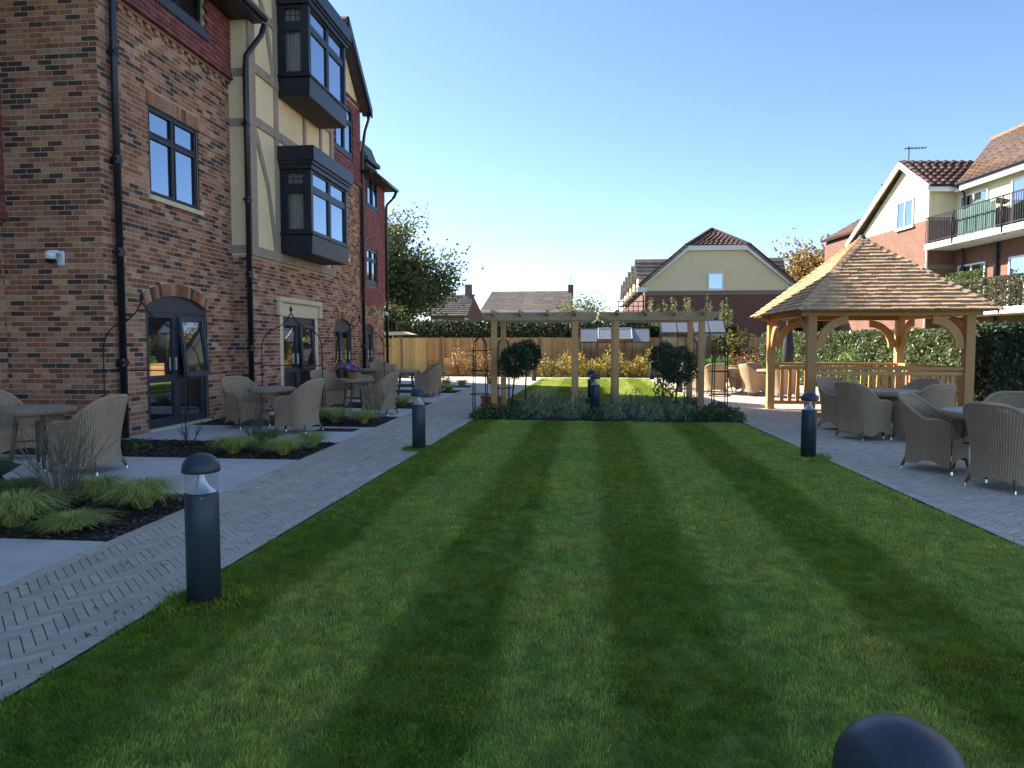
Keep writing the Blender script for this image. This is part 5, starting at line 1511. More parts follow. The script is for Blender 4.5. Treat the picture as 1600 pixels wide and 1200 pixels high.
MB().tube([(-wd - .35, -.15, 4.7), (-wd - .1, -.1, 4.4), (-wd - .1, -.1, 0)], 0.05, 8).build('drainpipe', 'pipe_black', hs)
# two roofs further off
bg_ = thing('long_roofed_house', 'house with a long plain brown roof and end chimney beyond the pergola', 'house', (-6.1, 70, 0))
mb = MB(); uvquad(mb, (-4.2, 0, 0), (4.2, 0, 0), (4.2, 0, 4.6), (-4.2, 0, 4.6)); uvquad(mb, (4.2, 0, 0), (4.2, 7, 0), (4.2, 7, 4.6), (4.2, 0, 4.6)); uvquad(mb, (-4.2, 7, 0), (-4.2, 0, 0), (-4.2, 0, 4.6), (-4.2, 7, 4.6)); mb.build('wall', 'brick_far_dark', bg_)
mb = MB(); roof_plane(mb, (-4.6, -.4, 4.65), (4.45, -.4, 4.65), (4.35, 3.5, 6.85), (-3.9, 3.5, 6.85), cols=GRY, rows=.25); roof_plane(mb, (4.45, 7.4, 4.65), (-4.6, 7.4, 4.65), (-3.9, 3.5, 6.85), (4.35, 3.5, 6.85), cols=GRY); mb.build('roof', 'roof_brown', bg_)
MB().box(-4.6, 4.45, -.48, -.4, 4.45, 4.66).build('fascia', 'white_upvc', bg_)
mb = MB(); [uvquad(mb, *q) for q in (((3.95, 3.1, 6), (4.5, 3.1, 6), (4.5, 3.1, 7.45), (3.95, 3.1, 7.45)), ((4.5, 3.1, 6), (4.5, 3.9, 6), (4.5, 3.9, 7.45), (4.5, 3.1, 7.45)), ((3.95, 3.9, 6), (3.95, 3.1, 6), (3.95, 3.1, 7.45), (3.95, 3.9, 7.45)))]; mb.build('chimney', 'brick_far_dark', bg_)
MB().tube([(4.2, 3.4, 7.4), (4.2, 3.4, 8.3)], .025, 5).build('aerial', 'black_metal', bg_); MB().bar((3.8, 3.4, 8.25), (4.6, 3.4, 8.25), .03, .03).build('aerial_arm', 'black_metal', bg_)
hb = thing('gabled_cottage', 'brown roofed cottage with chimney behind the big tree', 'house', (-11.3, 60, 0))
mb = MB(); uvquad(mb, (-2.2, 0, 0), (1.0, 0, 0), (1.0, 0, 3.9), (-2.2, 0, 3.9)); uvpoly(mb, [(1.0, 0, 0), (1.9, 4, 0), (1.9, 4, 3.7), (1.3, 1.4, 5.6), (1.0, 0, 3.9)]); mb.build('wall', 'brick_far_red', hb)
mb = MB(); roof_plane(mb, (-2.6, -.4, 3.85), (1.05, -.4, 3.85), (1.4, 1.6, 5.75), (-2.6, 1.6, 5.75), cols=GRY, rows=.25); mb.build('roof', 'roof_brown', hb)
MB().box(.55, 1.1, 1.4, 2.0, 5.3, 6.6, (0.2, 0.15, 0.13)).build('chimney', 'roof_brown', hb)
simple_window(hb, -2.0, -.9, -.02, 2.2, 3.5, 2)
# ---- apartment block on the right
ab = thing('balcony_apartment_block', 'brick and cream apartment block with balconies behind the gazebo', 'building', (15.0, 33.8, 0), R(6.4))
mb = MB(); YR = 1.95
uvquad(mb, (0, 8, 0), (0, 0, 0), (0, 0, 6.98), (0, 8, 6.98)); uvquad(mb, (0, 0, 0), (1.2, 0, 0), (1.2, 0, 6.98), (0, 0, 6.98)); uvquad(mb, (1.2, 0, 0), (1.2, -18, 0), (1.2, -18, 6.98), (1.2, 0, 6.98))
mb.build('brick_wall', 'brick_far_red', ab)
MB().extrude([(-.01, 0, 6.98), (-.01, 7.2, 6.98), (-.01, 6.0, 7.1), (-.01, YR, 9.75), (-.01, 0, 8.4)], (0.2, 0, 0)).build('gable_render', 'cream_pale', ab)
mb = MB(); mb.box(0.2, 1.2, -0.01, 0.15, 6.98, 8.4); mb.box(1.19, 1.4, -18, -0.01, 6.98, 8.35); mb.build('render_panel', 'cream_pale', ab)
MB().box(-.03, 1.2, -.03, 0.0, 4.8, 5.0).build('brick_band', 'brick_far_red', ab)
mb = MB(); zr = 10.05
pantiles(mb, (-.35, -.45, 8.38), (1.4, -.45, 8.38), (3.9, YR, zr), (-.35, YR, zr), 0.33, 0.33)
roof_plane(mb, (-.35, 7.0, 6.9), (6, 7.0, 6.9), (6, YR, zr), (-.35, YR, zr), cols=BRN)
pantiles(mb, (0.85, -.4, 8.35), (0.85, -18, 8.35), (6.2, -18, 12.2), (5.2, 3.8, 11.5), 0.45, 0.42, ((0.145, 0.085, 0.05), (0.12, 0.07, 0.045), (0.17, 0.10, 0.058)))
mb.build('roof', 'roof_brown', ab)
MB().bar((5.25, 3.8, 11.58), (6.2, -18, 12.3), .2, .12, tint=(0.36, 0.16, 0.08)).build('ridge_tiles', 'roof_brown', ab)
mb = MB(); mb.hexa([(-.36, -.5, 8.16), (-.28, -.5, 8.16), (-.28, YR, 9.72), (-.36, YR, 9.72), (-.36, -.5, 8.42), (-.28, -.5, 8.42), (-.28, YR, 10.0), (-.36, YR, 10.0)]); mb.hexa([(-.36, 7.0, 6.68), (-.28, 7.0, 6.68), (-.28, YR, 9.72), (-.36, YR, 9.72), (-.36, 7.0, 6.94), (-.28, 7.0, 6.94), (-.28, YR, 10.0), (-.36, YR, 10.0)])
mb.build('bargeboard', 'white_upvc', ab)
MB().box(-.3, 0.98, -.5, -.42, 8.14, 8.38).build('fascia', 'white_upvc', ab); MB().box(0.80, 0.9, -18, -.5, 8.08, 8.36).build('fascia', 'white_upvc', ab)
MB().tube([(0.76, -.45, 8.36), (0.76, -18, 8.36)], .06, 6).build('gutter', 'pipe_black', ab); MB().tube([(-.3, -.55, 8.38), (0.9, -.55, 8.38)], .06, 6).build('gutter', 'pipe_black', ab)
simple_window(ab, 1.12, 2.52, -.02, 6.9, 8.2, 2, axis='y', d=-1)
for zb, nm in ((5.62, 'upper'), (2.60, 'lower')):
    MB().box(-.15, 1.2, -18, .02, zb, zb + .26).build('balcony_slab', 'white_upvc', ab, bevel=.02)
    mb = MB(); mb.bar((-.1, 0, zb + 1.42), (-.1, -18, zb + 1.42), .05, .05); mb.bar((-.1, 0, zb + .36), (-.1, -18, zb + .36), .04, .04); mb.bar((-.1, 0, zb + 1.42), (1.2, 0, zb + 1.42), .05, .05)
    rl = mb.build('balcony_rail', 'black_metal', ab)
    mb = MB()
    for k in range(150): mb.bar((-.1, -k * .12, zb + .36), (-.1, -k * .12, zb + 1.42), .02, .02)
    mb.build('rail_bars', 'black_metal', rl, kind='stuff')
    for y in (-2.0, -5.0, -8.0): MB().tube([(-.14, y, zb + 1.4), (-.22, y, zb + .8), (-.16, y, zb + .05), (-.02, y, zb - .02)], .03, 6).build('rail_bracket', 'black_metal', ab)
    for (a, b) in ((-.40, -2.2), (-3.6, -5.4), (-7.4, -9.4)):
        simple_window(ab, b, a, 1.18, zb + .26, zb + 2.3, 2, axis='y', d=-1)
MB().tube([(0.72, -.75, 8.3), (1.05, -.8, 8.0), (1.1, -.8, 2.9)], .05, 8).build('drainpipe', 'pipe_black', ab)
MB().tube([(1.1, -2.9, 5.6), (1.1, -2.9, 0)], .08, 8).build('drainpipe', 'pipe_black', ab)
MB().tube([(-.06, -.06, 5.6), (-.06, -.06, 0)], .05, 8).build('white_drainpipe', 'white_upvc', ab)
mb = MB(); n = 900                                   # ivy screen on the lower rail
P = np.stack([rng.uniform(-.25, -.05, n * 4), rng.uniform(-9.5, -1.2, n * 4), rng.uniform(2.95, 4.0, n * 4)], 1); A, B = leaf_axes(n * 4, .07)
iv = quad_cloud('ivy_screen', P, A, B, pick([(0.10, 0.13, 0.05), (0.16, 0.13, 0.08), (0.20, 0.17, 0.11), (0.07, 0.10, 0.035)], n * 4), 'leaf', ab, kind='stuff')
P = np.stack([rng.uniform(.3, .8, n), rng.uniform(-3.0, -.9, n), rng.uniform(4.0, 4.5, n)], 1); A, B = leaf_axes(n, .06)
tag(quad_cloud('balcony_plant', P, A, B, pick([(0.09, 0.14, 0.04), (0.13, 0.18, 0.05)], n), 'leaf'), 'green box plant on the lower apartment balcony', 'plant')
bpy.data.objects['balcony_plant'].location = ab.location; bpy.data.objects['balcony_plant'].rotation_euler = ab.rotation_euler
tc = thing('teal_covered_parasol', 'teal fabric cover standing on the upper apartment balcony', 'cover', (15.0, 33.8, 0), R(6.4))
mb = MB(); prof = []
for k in range(16):
    y0_, y1_ = -1.5 - k * .15, -1.5 - (k + 1) * .15
    zt = lambda y: 7.2 + .12 * math.sin(y * 4); dx = lambda k: .35 + .06 * (k % 2)
    mb.face([(dx(k), y0_, 5.9), (dx(k + 1), y1_, 5.9), (dx(k + 1), y1_, zt(y1_)), (dx(k), y0_, zt(y0_))]); mb.face([(dx(k), y0_, zt(y0_)), (dx(k + 1), y1_, zt(y1_)), (.95, y1_, zt(y1_) - .1), (.95, y0_, zt(y0_) - .1)])
mb.face([(.35, -1.5, 5.9), (.95, -1.5, 5.9), (.95, -1.5, 7.1), (.35, -1.5, 7.2)])
mb.build('cloth', 'teal_cloth', tc)
def aerial(x, y, z0, z1, label):
    t = thing('television_aerial', label, 'aerial', (x, y, z0)); h = z1 - z0
    MB().tube([(0, 0, 0), (0, 0, h)], .03, 6).build('mast', 'black_metal', t)
    MB().bar((-.2, 0, h - .1), (.8, 0, h - .1), .035, .035).build('boom', 'black_metal', t)
    for k in range(6): MB().bar((-.1 + k * .16, -.25, h - .1), (-.1 + k * .16, .25, h - .1), .02, .02).build('element', 'black_metal', t)
aerial(15.5, 37.2, 8.9, 11.1, 'thin television aerial above the cream gable'); aerial(15.6, 40.2, 8.0, 10.0, 'thin television aerial left of the cream gable')
mb = thing('brown_roofed_annex', 'brown roof corner behind the gazebo peak', 'building', (15.6, 43.0, 0), R(6.4))
m_ = MB(); roof_plane(m_, (-.3, -.5, 8.0), (6, -.5, 8.0), (6, 2.2, 9.5), (1.8, 2.2, 9.5), cols=BRN); roof_plane(m_, (-.3, 5, 8.0), (-.3, -.5, 8.0), (1.8, 2.2, 9.5), (1.8, 2.3, 9.5), cols=BRN); m_.build('roof', 'roof_brown', mb)
m_ = MB(); uvquad(m_, (0, 0, 0), (6, 0, 0), (6, 0, 8.0), (0, 0, 8.0)); uvquad(m_, (0, 5, 0), (0, 0, 0), (0, 0, 8.0), (0, 5, 8.0)); m_.build('wall', 'brick_far_red', mb)
# closed parasol standing behind the gazebo
pp = thing('closed_parasol', 'closed dark grey parasol standing left behind the gazebo', 'parasol', (6.35, 23.6, 0.012))
MB().lathe([(.03, .75), (.16, .85), (.18, 1.2), (.12, 1.9), (.03, 2.35), (0, 2.4)], 12).build('folded_canopy', 'dark_cloth', pp, smooth=True)
MB().tube([(0, 0, 0), (0, 0, 2.45)], .025, 8).build('pole', 'black_metal', pp); MB().lathe([(0, 0), (.3, 0), (.3, .06), (0, .08)], 16).build('foot', 'black_metal', pp)
ORD = ['first', 'second', 'third', 'fourth', 'fifth', 'sixth', 'seventh', 'eighth', 'ninth', 'tenth', 'eleventh', 'twelfth', 'thirteenth', 'fourteenth']
def rank(items, x): return ORD[sorted(items).index(x)]
# ---------------------------------------------------------------- plants
def branch_tree(base, h, r0, spread, n_limb, seed, levels=3, bend=0.35):
    """tapered trunk and limbs; returns tube builder and twig end points"""
    rr = random.Random(seed); mb = MB(); tips = []
    def grow(p, d, L, r, lv):
        pts, rs = [p], [r]; n = 4
        for k in range(n):
            d = (d + Vector((rr.gauss(0, .16), rr.gauss(0, .16), rr.gauss(0.04, .10)))).normalized()
            p = p + d * L / n; pts.append(p); rs.append(r * (1 - .5 * (k + 1) / n))
            if lv >= levels - 1 or k >= 2: tips.append((p, lv))
        mb.tube(pts, rs, 6 if lv else 9, cap=False)
        if lv < levels:
            m = rr.randint(3, 4) if lv else n_limb
            for i in range(m):
                a = 2 * math.pi * (i + rr.random() * .7) / m; f = rr.uniform(.45, 1.0) if lv else rr.uniform(.35, 1.0)
                q = pts[min(n, max(1, int(f * n)))]
                nd = (d * (1 - spread) + Vector((math.cos(a), math.sin(a), rr.uniform(-.1, .5))) * spread).normalized()
                grow(q, nd, L * rr.uniform(.55, .75), r * .5, lv + 1)
    grow(Vector(base), Vector((0, 0, 1)), h, r0, 0)
    return mb, tips
def tree(name, label, loc, h, r0, spread, seed, leaf, cols, per, cl, cat='tree', group=None, n_limb=6, material='leaf', levels=3, dens=None):
    t = thing(name, label, cat, loc, 0, group)
    mb, tips = branch_tree((0, 0, 0), h, r0, spread, n_limb, seed, levels)
    mb.build('trunk', 'bark', t, smooth=True)
    r = np.random.default_rng(seed)
    P = []
    for p, lv in tips:
        n = per if dens is None else max(0, int(per * dens(p)))
        if n: P.append(np.array(p) + r.normal(0, cl, (n, 3)) * (1, 1, .75))
    P = np.concatenate(P); A, B = leaf_axes(len(P), leaf, r)
    quad_cloud('crown', P, A, B, pick(cols, len(P), r, .3), material, t)
    return t
GRN = [(0.085, 0.12, 0.04), (0.065, 0.095, 0.03), (0.11, 0.145, 0.045), (0.14, 0.165, 0.05)]
tree('broadleaf_tree', 'large green tree with a thinning right side behind the brick building', (-11.6, 44.0, -.05), 5.7, .32, .60, 5, .13, [(0.11, 0.15, 0.05), (0.085, 0.12, 0.04), (0.15, 0.18, 0.06), (0.19, 0.16, 0.05)], 60, .58, n_limb=12,
     dens=lambda p: (1.0 if p.x < 1.6 else (.6 if p.x < 3.0 else .35)) * (1 if p.z < 9.0 else .7))
tree('broadleaf_tree', 'lower green tree filling the gap between fence and building', (-10.6, 37.0, -.05), 2.3, .16, .62, 11, .09, GRN + [(0.15, 0.12, 0.035)], 34, .34, n_limb=8)
tree('broadleaf_tree', 'green shrubby tree rising above the fence behind the left pergola', (-7.7, 36.6, -.05), 1.3, .09, .6, 15, .075, [(0.09, 0.12, 0.04), (0.06, 0.09, 0.03), (0.16, 0.17, 0.06)], 26, .26, n_limb=6)
tree('autumn_tree', 'golden brown autumn tree behind the gazebo roof', (17.2, 56, -.05), 5.0, .28, .58, 23, .15, [(0.36, 0.22, 0.07), (0.28, 0.17, 0.055), (0.22, 0.17, 0.06), (0.40, 0.27, 0.09)], 130, .85, n_limb=12)
tree('yellow_green_tree', 'light yellow green tree above the fence between the two pergolas', (0.15, 36.8, -.05), 1.95, .09, .55, 31, .07, [(0.36, 0.39, 0.09), (0.26, 0.31, 0.08), (0.46, 0.46, 0.14)], 40, .28, n_limb=6)
tree('yellow_green_tree', 'yellow green shrub at the right end of the dark framed greenhouse', (6.9, 34.6, -.05), 1.35, .07, .6, 37, .075, [(0.20, 0.22, 0.05), (0.12, 0.16, 0.04), (0.33, 0.24, 0.05)], 26, .26, n_limb=6)
tree('bare_twig_tree', 'small half bare tree far off left of the terrace house', (-0.3, 55, -.05), 3.0, .12, .5, 41, .10, [(0.18, 0.19, 0.07), (0.12, 0.14, 0.05)], 12, .45, n_limb=7)
# feathery plants along the top of the fence
for k, x in enumerate((3.2, 3.9, 4.5, 5.1, 5.8, 6.4)):
    t = thing('feathery_shrub', f'{ORD[k]} clump of feathery light green shoots from the left above the greenhouses', 'shrub', (x, 35.2, -.03), 0, 'feathery shoots behind the fence')
    st = MB(); P = []
    for j in range(7):
        b = Vector((random.uniform(-.25, .25), random.uniform(-.15, .15), 0)); h = random.uniform(2.8, 3.9); q = b + Vector((random.uniform(-.25, .25), 0, h)); st.tube([b, b.lerp(q, .5) + Vector((.04, 0, 0)), q], .012, 5)
        for m in range(70):
            f = random.uniform(.55, 1.0); P.append(b.lerp(q, f) + Vector((random.gauss(0, .10 * (1.15 - f) / .5), random.gauss(0, .1), random.gauss(0, .05))))
    st.build('stem', 'twig', t); P = np.array([tuple(p) for p in P]); A, B = leaf_axes(len(P), .055, aspect=.3, up=.6)
    quad_cloud('foliage', P, A, B, pick([(0.30, 0.36, 0.10), (0.22, 0.29, 0.08), (0.40, 0.43, 0.15)], len(P)), 'leaf', t)

def lumpy_hedge(name, label, boxes, leaf, cols, dens, cat='hedge', material='leaf_gloss'):
    """boxes: (centre, half sizes, rz); leaves spread through a skin round a dark core"""
    t = thing(name, label, cat, boxes[0][0][:2] + (0,))
    L = t.location
    core = MB(); PP = []
    for c, hs_, rz in boxes:
        M = Matrix.Rotation(rz, 3, 'Z'); c = Vector(c); hs_ = np.array(hs_)
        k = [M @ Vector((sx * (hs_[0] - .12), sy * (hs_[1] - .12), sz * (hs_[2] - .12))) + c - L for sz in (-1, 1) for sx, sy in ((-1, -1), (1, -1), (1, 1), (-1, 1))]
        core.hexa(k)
        for ax in range(3):
            for s in (-1, 1):
                if ax == 2 and s < 0: continue
                o1, o2 = [i for i in range(3) if i != ax]
                n = int(4 * hs_[o1] * hs_[o2] * dens)
                p = np.zeros((n, 3)); p[:, o1] = rng.uniform(-hs_[o1], hs_[o1], n); p[:, o2] = rng.uniform(-hs_[o2], hs_[o2], n)
                lump = .05 * np.sin(p[:, o1] * 3.1 + 1) * np.sin(p[:, o2] * 4.3) + .035 * np.sin(p[:, o1] * 9.7) * np.sin(p[:, o2] * 8.1 + 2)
                p[:, ax] = s * (hs_[ax] - .06 + lump + rng.normal(0, .035, n))
                PP.append(p @ np.array(M).T + np.array(c - L))
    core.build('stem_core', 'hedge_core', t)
    P = np.concatenate(PP); A, B = leaf_axes(len(P), leaf, aspect=.55)
    quad_cloud('foliage', P, A, B, pick(cols, len(P), jit=.15), material, t)
    return t
LAUR = [(0.12, 0.16, 0.065), (0.10, 0.135, 0.055), (0.145, 0.185, 0.08), (0.17, 0.21, 0.095)]
ang = math.atan2(28.9 - 16.2, 6.75 - 9.95)
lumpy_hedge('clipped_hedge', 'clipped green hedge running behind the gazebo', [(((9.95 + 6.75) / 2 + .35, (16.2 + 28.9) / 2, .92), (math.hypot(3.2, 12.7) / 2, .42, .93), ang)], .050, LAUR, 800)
lumpy_hedge('clipped_hedge', 'shaded front end of the hedge right of the gazebo', [((10.05, 15.55, .94), (2.1, .5, .96), 0.0)], .052, [(0.045, 0.065, 0.026), (0.06, 0.085, 0.032), (0.035, 0.052, 0.022), (0.08, 0.11, 0.045)], 520)  # shade of this face also put into darker leaf colours
lumpy_hedge('fence_hedge', 'dark leafy hedge growing above the back fence', [((-3.4, 35.3, 1.25), (6.2, .5, 1.32), 0.0)], .075, [(0.10, 0.14, 0.05), (0.13, 0.17, 0.06), (0.075, 0.105, 0.035), (0.18, 0.20, 0.10)], 330)
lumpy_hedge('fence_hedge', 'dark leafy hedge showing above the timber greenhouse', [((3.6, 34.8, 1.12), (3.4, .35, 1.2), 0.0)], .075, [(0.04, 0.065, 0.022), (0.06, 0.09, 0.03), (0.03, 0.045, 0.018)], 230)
# pale blossom along the fence hedge
n = 420; P = np.stack([rng.uniform(-8.8, 2, n), rng.uniform(34.6, 34.9, n), rng.normal(2.3, .16, n)], 1); A, B = leaf_axes(n, .045, aspect=.8)
tag(quad_cloud('hedge_blossom', P, A, B, pick([(0.62, 0.62, 0.52), (0.52, 0.55, 0.45)], n), 'petal', kind='stuff'), 'scattered pale blossom on the hedge above the fence', 'blossom')

def shrub(name, label, loc, rx, rz, n, leaf, cols, seed, group=None, mat_='leaf', aspect=.5, up=.3, cat='shrub', stems=7, flat=1.0):
    t = thing(name, label, cat, loc, 0, group); r = np.random.default_rng(seed); rd = random.Random(seed)
    d = rand_dirs(n, r); d[:, 2] = np.abs(d[:, 2]); rad = r.uniform(.35, 1.0, (n, 1)) ** .5
    rad = rad * (1 + .18 * np.sin(d[:, :1] * 7 + seed) * np.sin(d[:, 1:2] * 6 + seed * 2))
    P = d * rad * (rx, rx, rz) + (0, 0, .02); A, B = leaf_axes(n, leaf, r, aspect, up)
    quad_cloud('foliage', P, A, B, pick(cols, n, r, .28), mat_, t)
    st = MB()
    for k in range(stems):
        a = rd.uniform(0, 6.28); q = Vector((math.cos(a) * rx * .6, math.sin(a) * rx * .6, rz * rd.uniform(.5, .85))); st.tube([(0, 0, 0), q * .5 + Vector((0, 0, rz * .1)), q], .006, 5)
    st.build('stem', 'twig', t)
    return t
# low planting below the pergolas
SIL = [(0.38, 0.41, 0.24), (0.26, 0.33, 0.16), (0.48, 0.50, 0.33), (0.16, 0.23, 0.09)]
DKG = [(0.075, 0.13, 0.035), (0.10, 0.165, 0.045), (0.05, 0.09, 0.028), (0.13, 0.20, 0.05)]
sd = 100
LAV = [(-1.05, 14.1), (-.65, 14.35), (-.25, 14.05), (.45, 14.05), (.75, 14.4), (1.2, 14.05), (1.55, 14.35), (-.85, 15.2), (-.35, 15.4), (.55, 15.3), (1.05, 15.3), (1.6, 15.2), (-1.2, 14.6), (1.85, 14.0)]
for k, (x, y) in enumerate(LAV):
    row = [q for q, w_ in LAV if (w_ < 14.9) == (y < 14.9)]
    t = shrub('lavender_clump', f'{rank(row, x)} silvery lavender clump from the left in the {"front" if y < 14.9 else "rear"} of the pergola bed', (x, y, 0), .22 + .14 * random.random(), .26 + .2 * random.random(), 620, .042, SIL, sd + k, 'silvery lavender clumps', aspect=.16, up=1.1)
    sp = MB(); P = []
    for j in range(16):
        a = random.uniform(0, 6.28); q = Vector((math.cos(a) * .3 * random.random(), math.sin(a) * .3 * random.random(), random.uniform(.36, .58))); sp.tube([q * .3, q], .003, 4)
        P += [tuple(q - Vector((0, 0, m * .012))) for m in range(6)]
    sp.build('flower_stalk', 'twig', t); A, B = leaf_axes(len(P), .014, up=.8); quad_cloud('flower_spike', np.array(P), A, B, pick([(0.20, 0.18, 0.20), (0.16, 0.15, 0.15)], len(P)), 'petal', t)
EVG = [(-2.08, 13.85, .26), (-1.72, 14.0, .30), (-1.40, 13.95, .22), (-2.0, 14.45, .24), (.12, 13.98, .24), (2.05, 14.0, .26), (2.4, 13.95, .30), (2.72, 13.9, .28), (2.45, 14.5, .26), (-1.6, 15.3, .28), (1.9, 15.5, .28), (-1.2, 16.3, .26), (2.3, 16.4, .3), (-.1, 16.4, .25), (2.75, 15.5, .26)]
for k, (x, y, r_) in enumerate(EVG):
    row = [q for q, w_, _ in EVG if (w_ < 14.2) == (y < 14.2)]
    shrub('low_evergreen_shrub', f'{rank(row, x)} low dark evergreen shrub from the left at the {"front" if y < 14.2 else "back"} of the pergola bed', (x, y, 0), r_, r_ * .95, 520, .030, DKG, sd + 40 + k, 'low evergreen shrubs', 'leaf_gloss', .5, .4)
# ball topped standard trees
def lollipop(x, y, zc, r_, lean, label, seed):
    t = thing('standard_ball_tree', label, 'tree', (x, y, 0), 0, 'ball topped standard trees'); r = np.random.default_rng(seed)
    MB().tube([(0, 0, 0), (lean * .3, 0, zc * .4), (lean * .8, 0, zc * .75), (lean, 0, zc)], [.022, .018, .017, .014], 8).build('trunk', 'bark', t, smooth=True)
    n = 4600; d = rand_dirs(n, r); rad = r.uniform(.25, 1, (n, 1)) ** .45 * (1 + .10 * np.sin(d[:, :1] * 5 + seed) * np.cos(d[:, 2:] * 6 + seed))
    P = d * rad * (r_, r_, r_ * 1.03) + (lean, 0, zc); A, B = leaf_axes(n, .030, r, .45)
    A = A * .5 + d * np.linalg.norm(A, axis=1, keepdims=True) * .7
    quad_cloud('crown', P, A, B, pick([(0.035, 0.065, 0.028), (0.045, 0.08, 0.033), (0.06, 0.10, 0.04), (0.028, 0.052, 0.023)], n, r, .25), 'leaf_gloss', t)
    br = MB()
    for k in range(8):
        a = k * .785; br.tube([(lean, 0, zc - r_ * .6), (lean + math.cos(a) * r_ * .6, math.sin(a) * r_ * .6, zc + r_ * .2)], .007, 5)
    br.build('branch', 'bark', t)
lollipop(-1.62, 14.95, 1.12, .37, .08, 'dark ball topped standard tree under the left pergola, front one', 1)
lollipop(-1.52, 17.0, 1.22, .37, .05, 'dark ball topped standard tree under the left pergola, rear one', 2)
lollipop(1.76, 14.75, 1.03, .40, .06, 'dark ball topped standard tree under the right pergola, front one', 3)
lollipop(1.78, 17.3, 1.16, .36, 0.0, 'dark ball topped standard tree under the right pergola, rear one', 4)
# yellow autumn shrubs along the fence
for k, x in enumerate(np.linspace(-2.6, 2.5, 13)):
    shrub('yellow_autumn_shrub', f'{ORD[k]} yellowing twiggy shrub from the left in front of the back fence', (x * 1.1, 31.55 + .2 * math.sin(k * 2), 0), .45, 1.0 + .3 * math.sin(k * 1.7), 420, .055, [(0.60, 0.42, 0.07), (0.48, 0.40, 0.08), (0.28, 0.30, 0.07), (0.58, 0.32, 0.09), (0.20, 0.24, 0.06)], 200 + k, 'yellowing shrubs along the fence', stems=12)
for k, (x, y, h) in enumerate([(-5.9, 31.9, 1.45), (-5.15, 31.9, 1.65), (-4.6, 31.9, 1.3), (-3.6, 31.9, 1.35)]):
    shrub('orange_stem_shrub', ['orange red shrub by the fence, leftmost of its row', 'tallest orange red shrub by the fence', 'orange red shrub by the fence left of the obelisk', 'orange red shrub seen through the left obelisk'][k], (x, y, 0), .45, h, 260, .045, [(0.62, 0.27, 0.11), (0.55, 0.32, 0.10), (0.60, 0.44, 0.13), (0.42, 0.16, 0.08)], 240 + k, 'orange red shrubs', stems=16)
shrub('yellow_flower_clump', 'bright yellow flowers behind the farther left armchairs', (-5.0, 23.2, 0), .45, .95, 500, .04, [(0.50, 0.36, 0.02), (0.42, 0.30, 0.03), (0.20, 0.20, 0.03)], 260, cat='flowers')
for k, (x, y, c) in enumerate([(6.5, 30.8, [(0.36, 0.14, 0.10), (0.28, 0.12, 0.10), (0.22, 0.10, 0.09)]), (6.1, 31.3, [(0.42, 0.28, 0.05), (0.35, 0.22, 0.05), (0.2, 0.16, 0.05)]), (6.6, 29.6, [(0.30, 0.13, 0.11), (0.22, 0.11, 0.09), (0.35, 0.25, 0.08)])]):
    shrub('autumn_border_shrub', ['reddish shrub in the far right corner by the hedge', 'golden shrub in the far right corner by the fence', 'plum red shrub at the end of the hedge'][k], (x, y, 0), .5, 1.15, 420, .05, c, 270 + k, 'autumn shrubs in the far right corner', stems=12)
for k, x in enumerate(np.linspace(3.6, 5.2, 6)):
    shrub('seedling_clump', f'{ORD[k]} clump of fresh green seedlings from the left in the raised planter', (x + .2, 28.5, .58), .18, .35, 120, .05, [(0.10, 0.28, 0.05), (0.14, 0.32, 0.07)], 280 + k, 'planter seedlings', cat='plant', stems=3)
shrub('round_bush', 'bright yellow green bush in front of the hedge inside the gazebo view', (7.55, 21.6, 0), .55, 1.45, 900, .05, [(0.12, 0.20, 0.04), (0.08, 0.14, 0.03), (0.18, 0.26, 0.05)], 290, stems=8)
shrub('bright_shrub', 'small bright green shrub behind the rear right ball tree', (1.9, 18.4, 0), .3, 1.0, 300, .05, [(0.10, 0.17, 0.04), (0.14, 0.19, 0.05)], 291)

# arching sedge mounds in the left beds
def sedge_mesh(seed, nb, r_, h, cols):
    r = random.Random(seed); mb = MB()
    for k in range(nb):
        a = r.uniform(0, 6.283); b0 = r.uniform(0, .07); L = r.uniform(.6, 1.15); out = r_ * L * r.uniform(.35, 1.1); hh = h * r.uniform(.6, 1.1)
        c, s = math.cos(a), math.sin(a); w = r.uniform(.003, .0058); sx, sy = -s * w, c * w
        col = tuple(np.array(r.choice(cols)) * r.uniform(.8, 1.2)); prev = None
        tw = r.gauss(0, .35); n = 5
        for j in range(n + 1):
            f = j / n; rad = b0 + out * f ** 1.15; z = hh * (1.9 * f - 1.45 * f * f) if f else 0
            ca, sa = math.cos(a + tw * f), math.sin(a + tw * f); ww = 1 - f * .85
            p = (rad * ca, rad * sa, max(z, .012)); q = ((p[0] - sx * ww, p[1] - sy * ww, p[2]), (p[0] + sx * ww, p[1] + sy * ww, p[2]))
            if prev: mb.face([prev[0], prev[1], q[1], q[0]], col)
            prev = q
    return mb
SEDGE = [(0.50, 0.54, 0.12), (0.38, 0.45, 0.10), (0.62, 0.62, 0.19), (0.27, 0.36, 0.08), (0.66, 0.60, 0.26)]
SEDGE2 = [(0.20, 0.26, 0.08), (0.15, 0.21, 0.06), (0.27, 0.31, 0.11)]
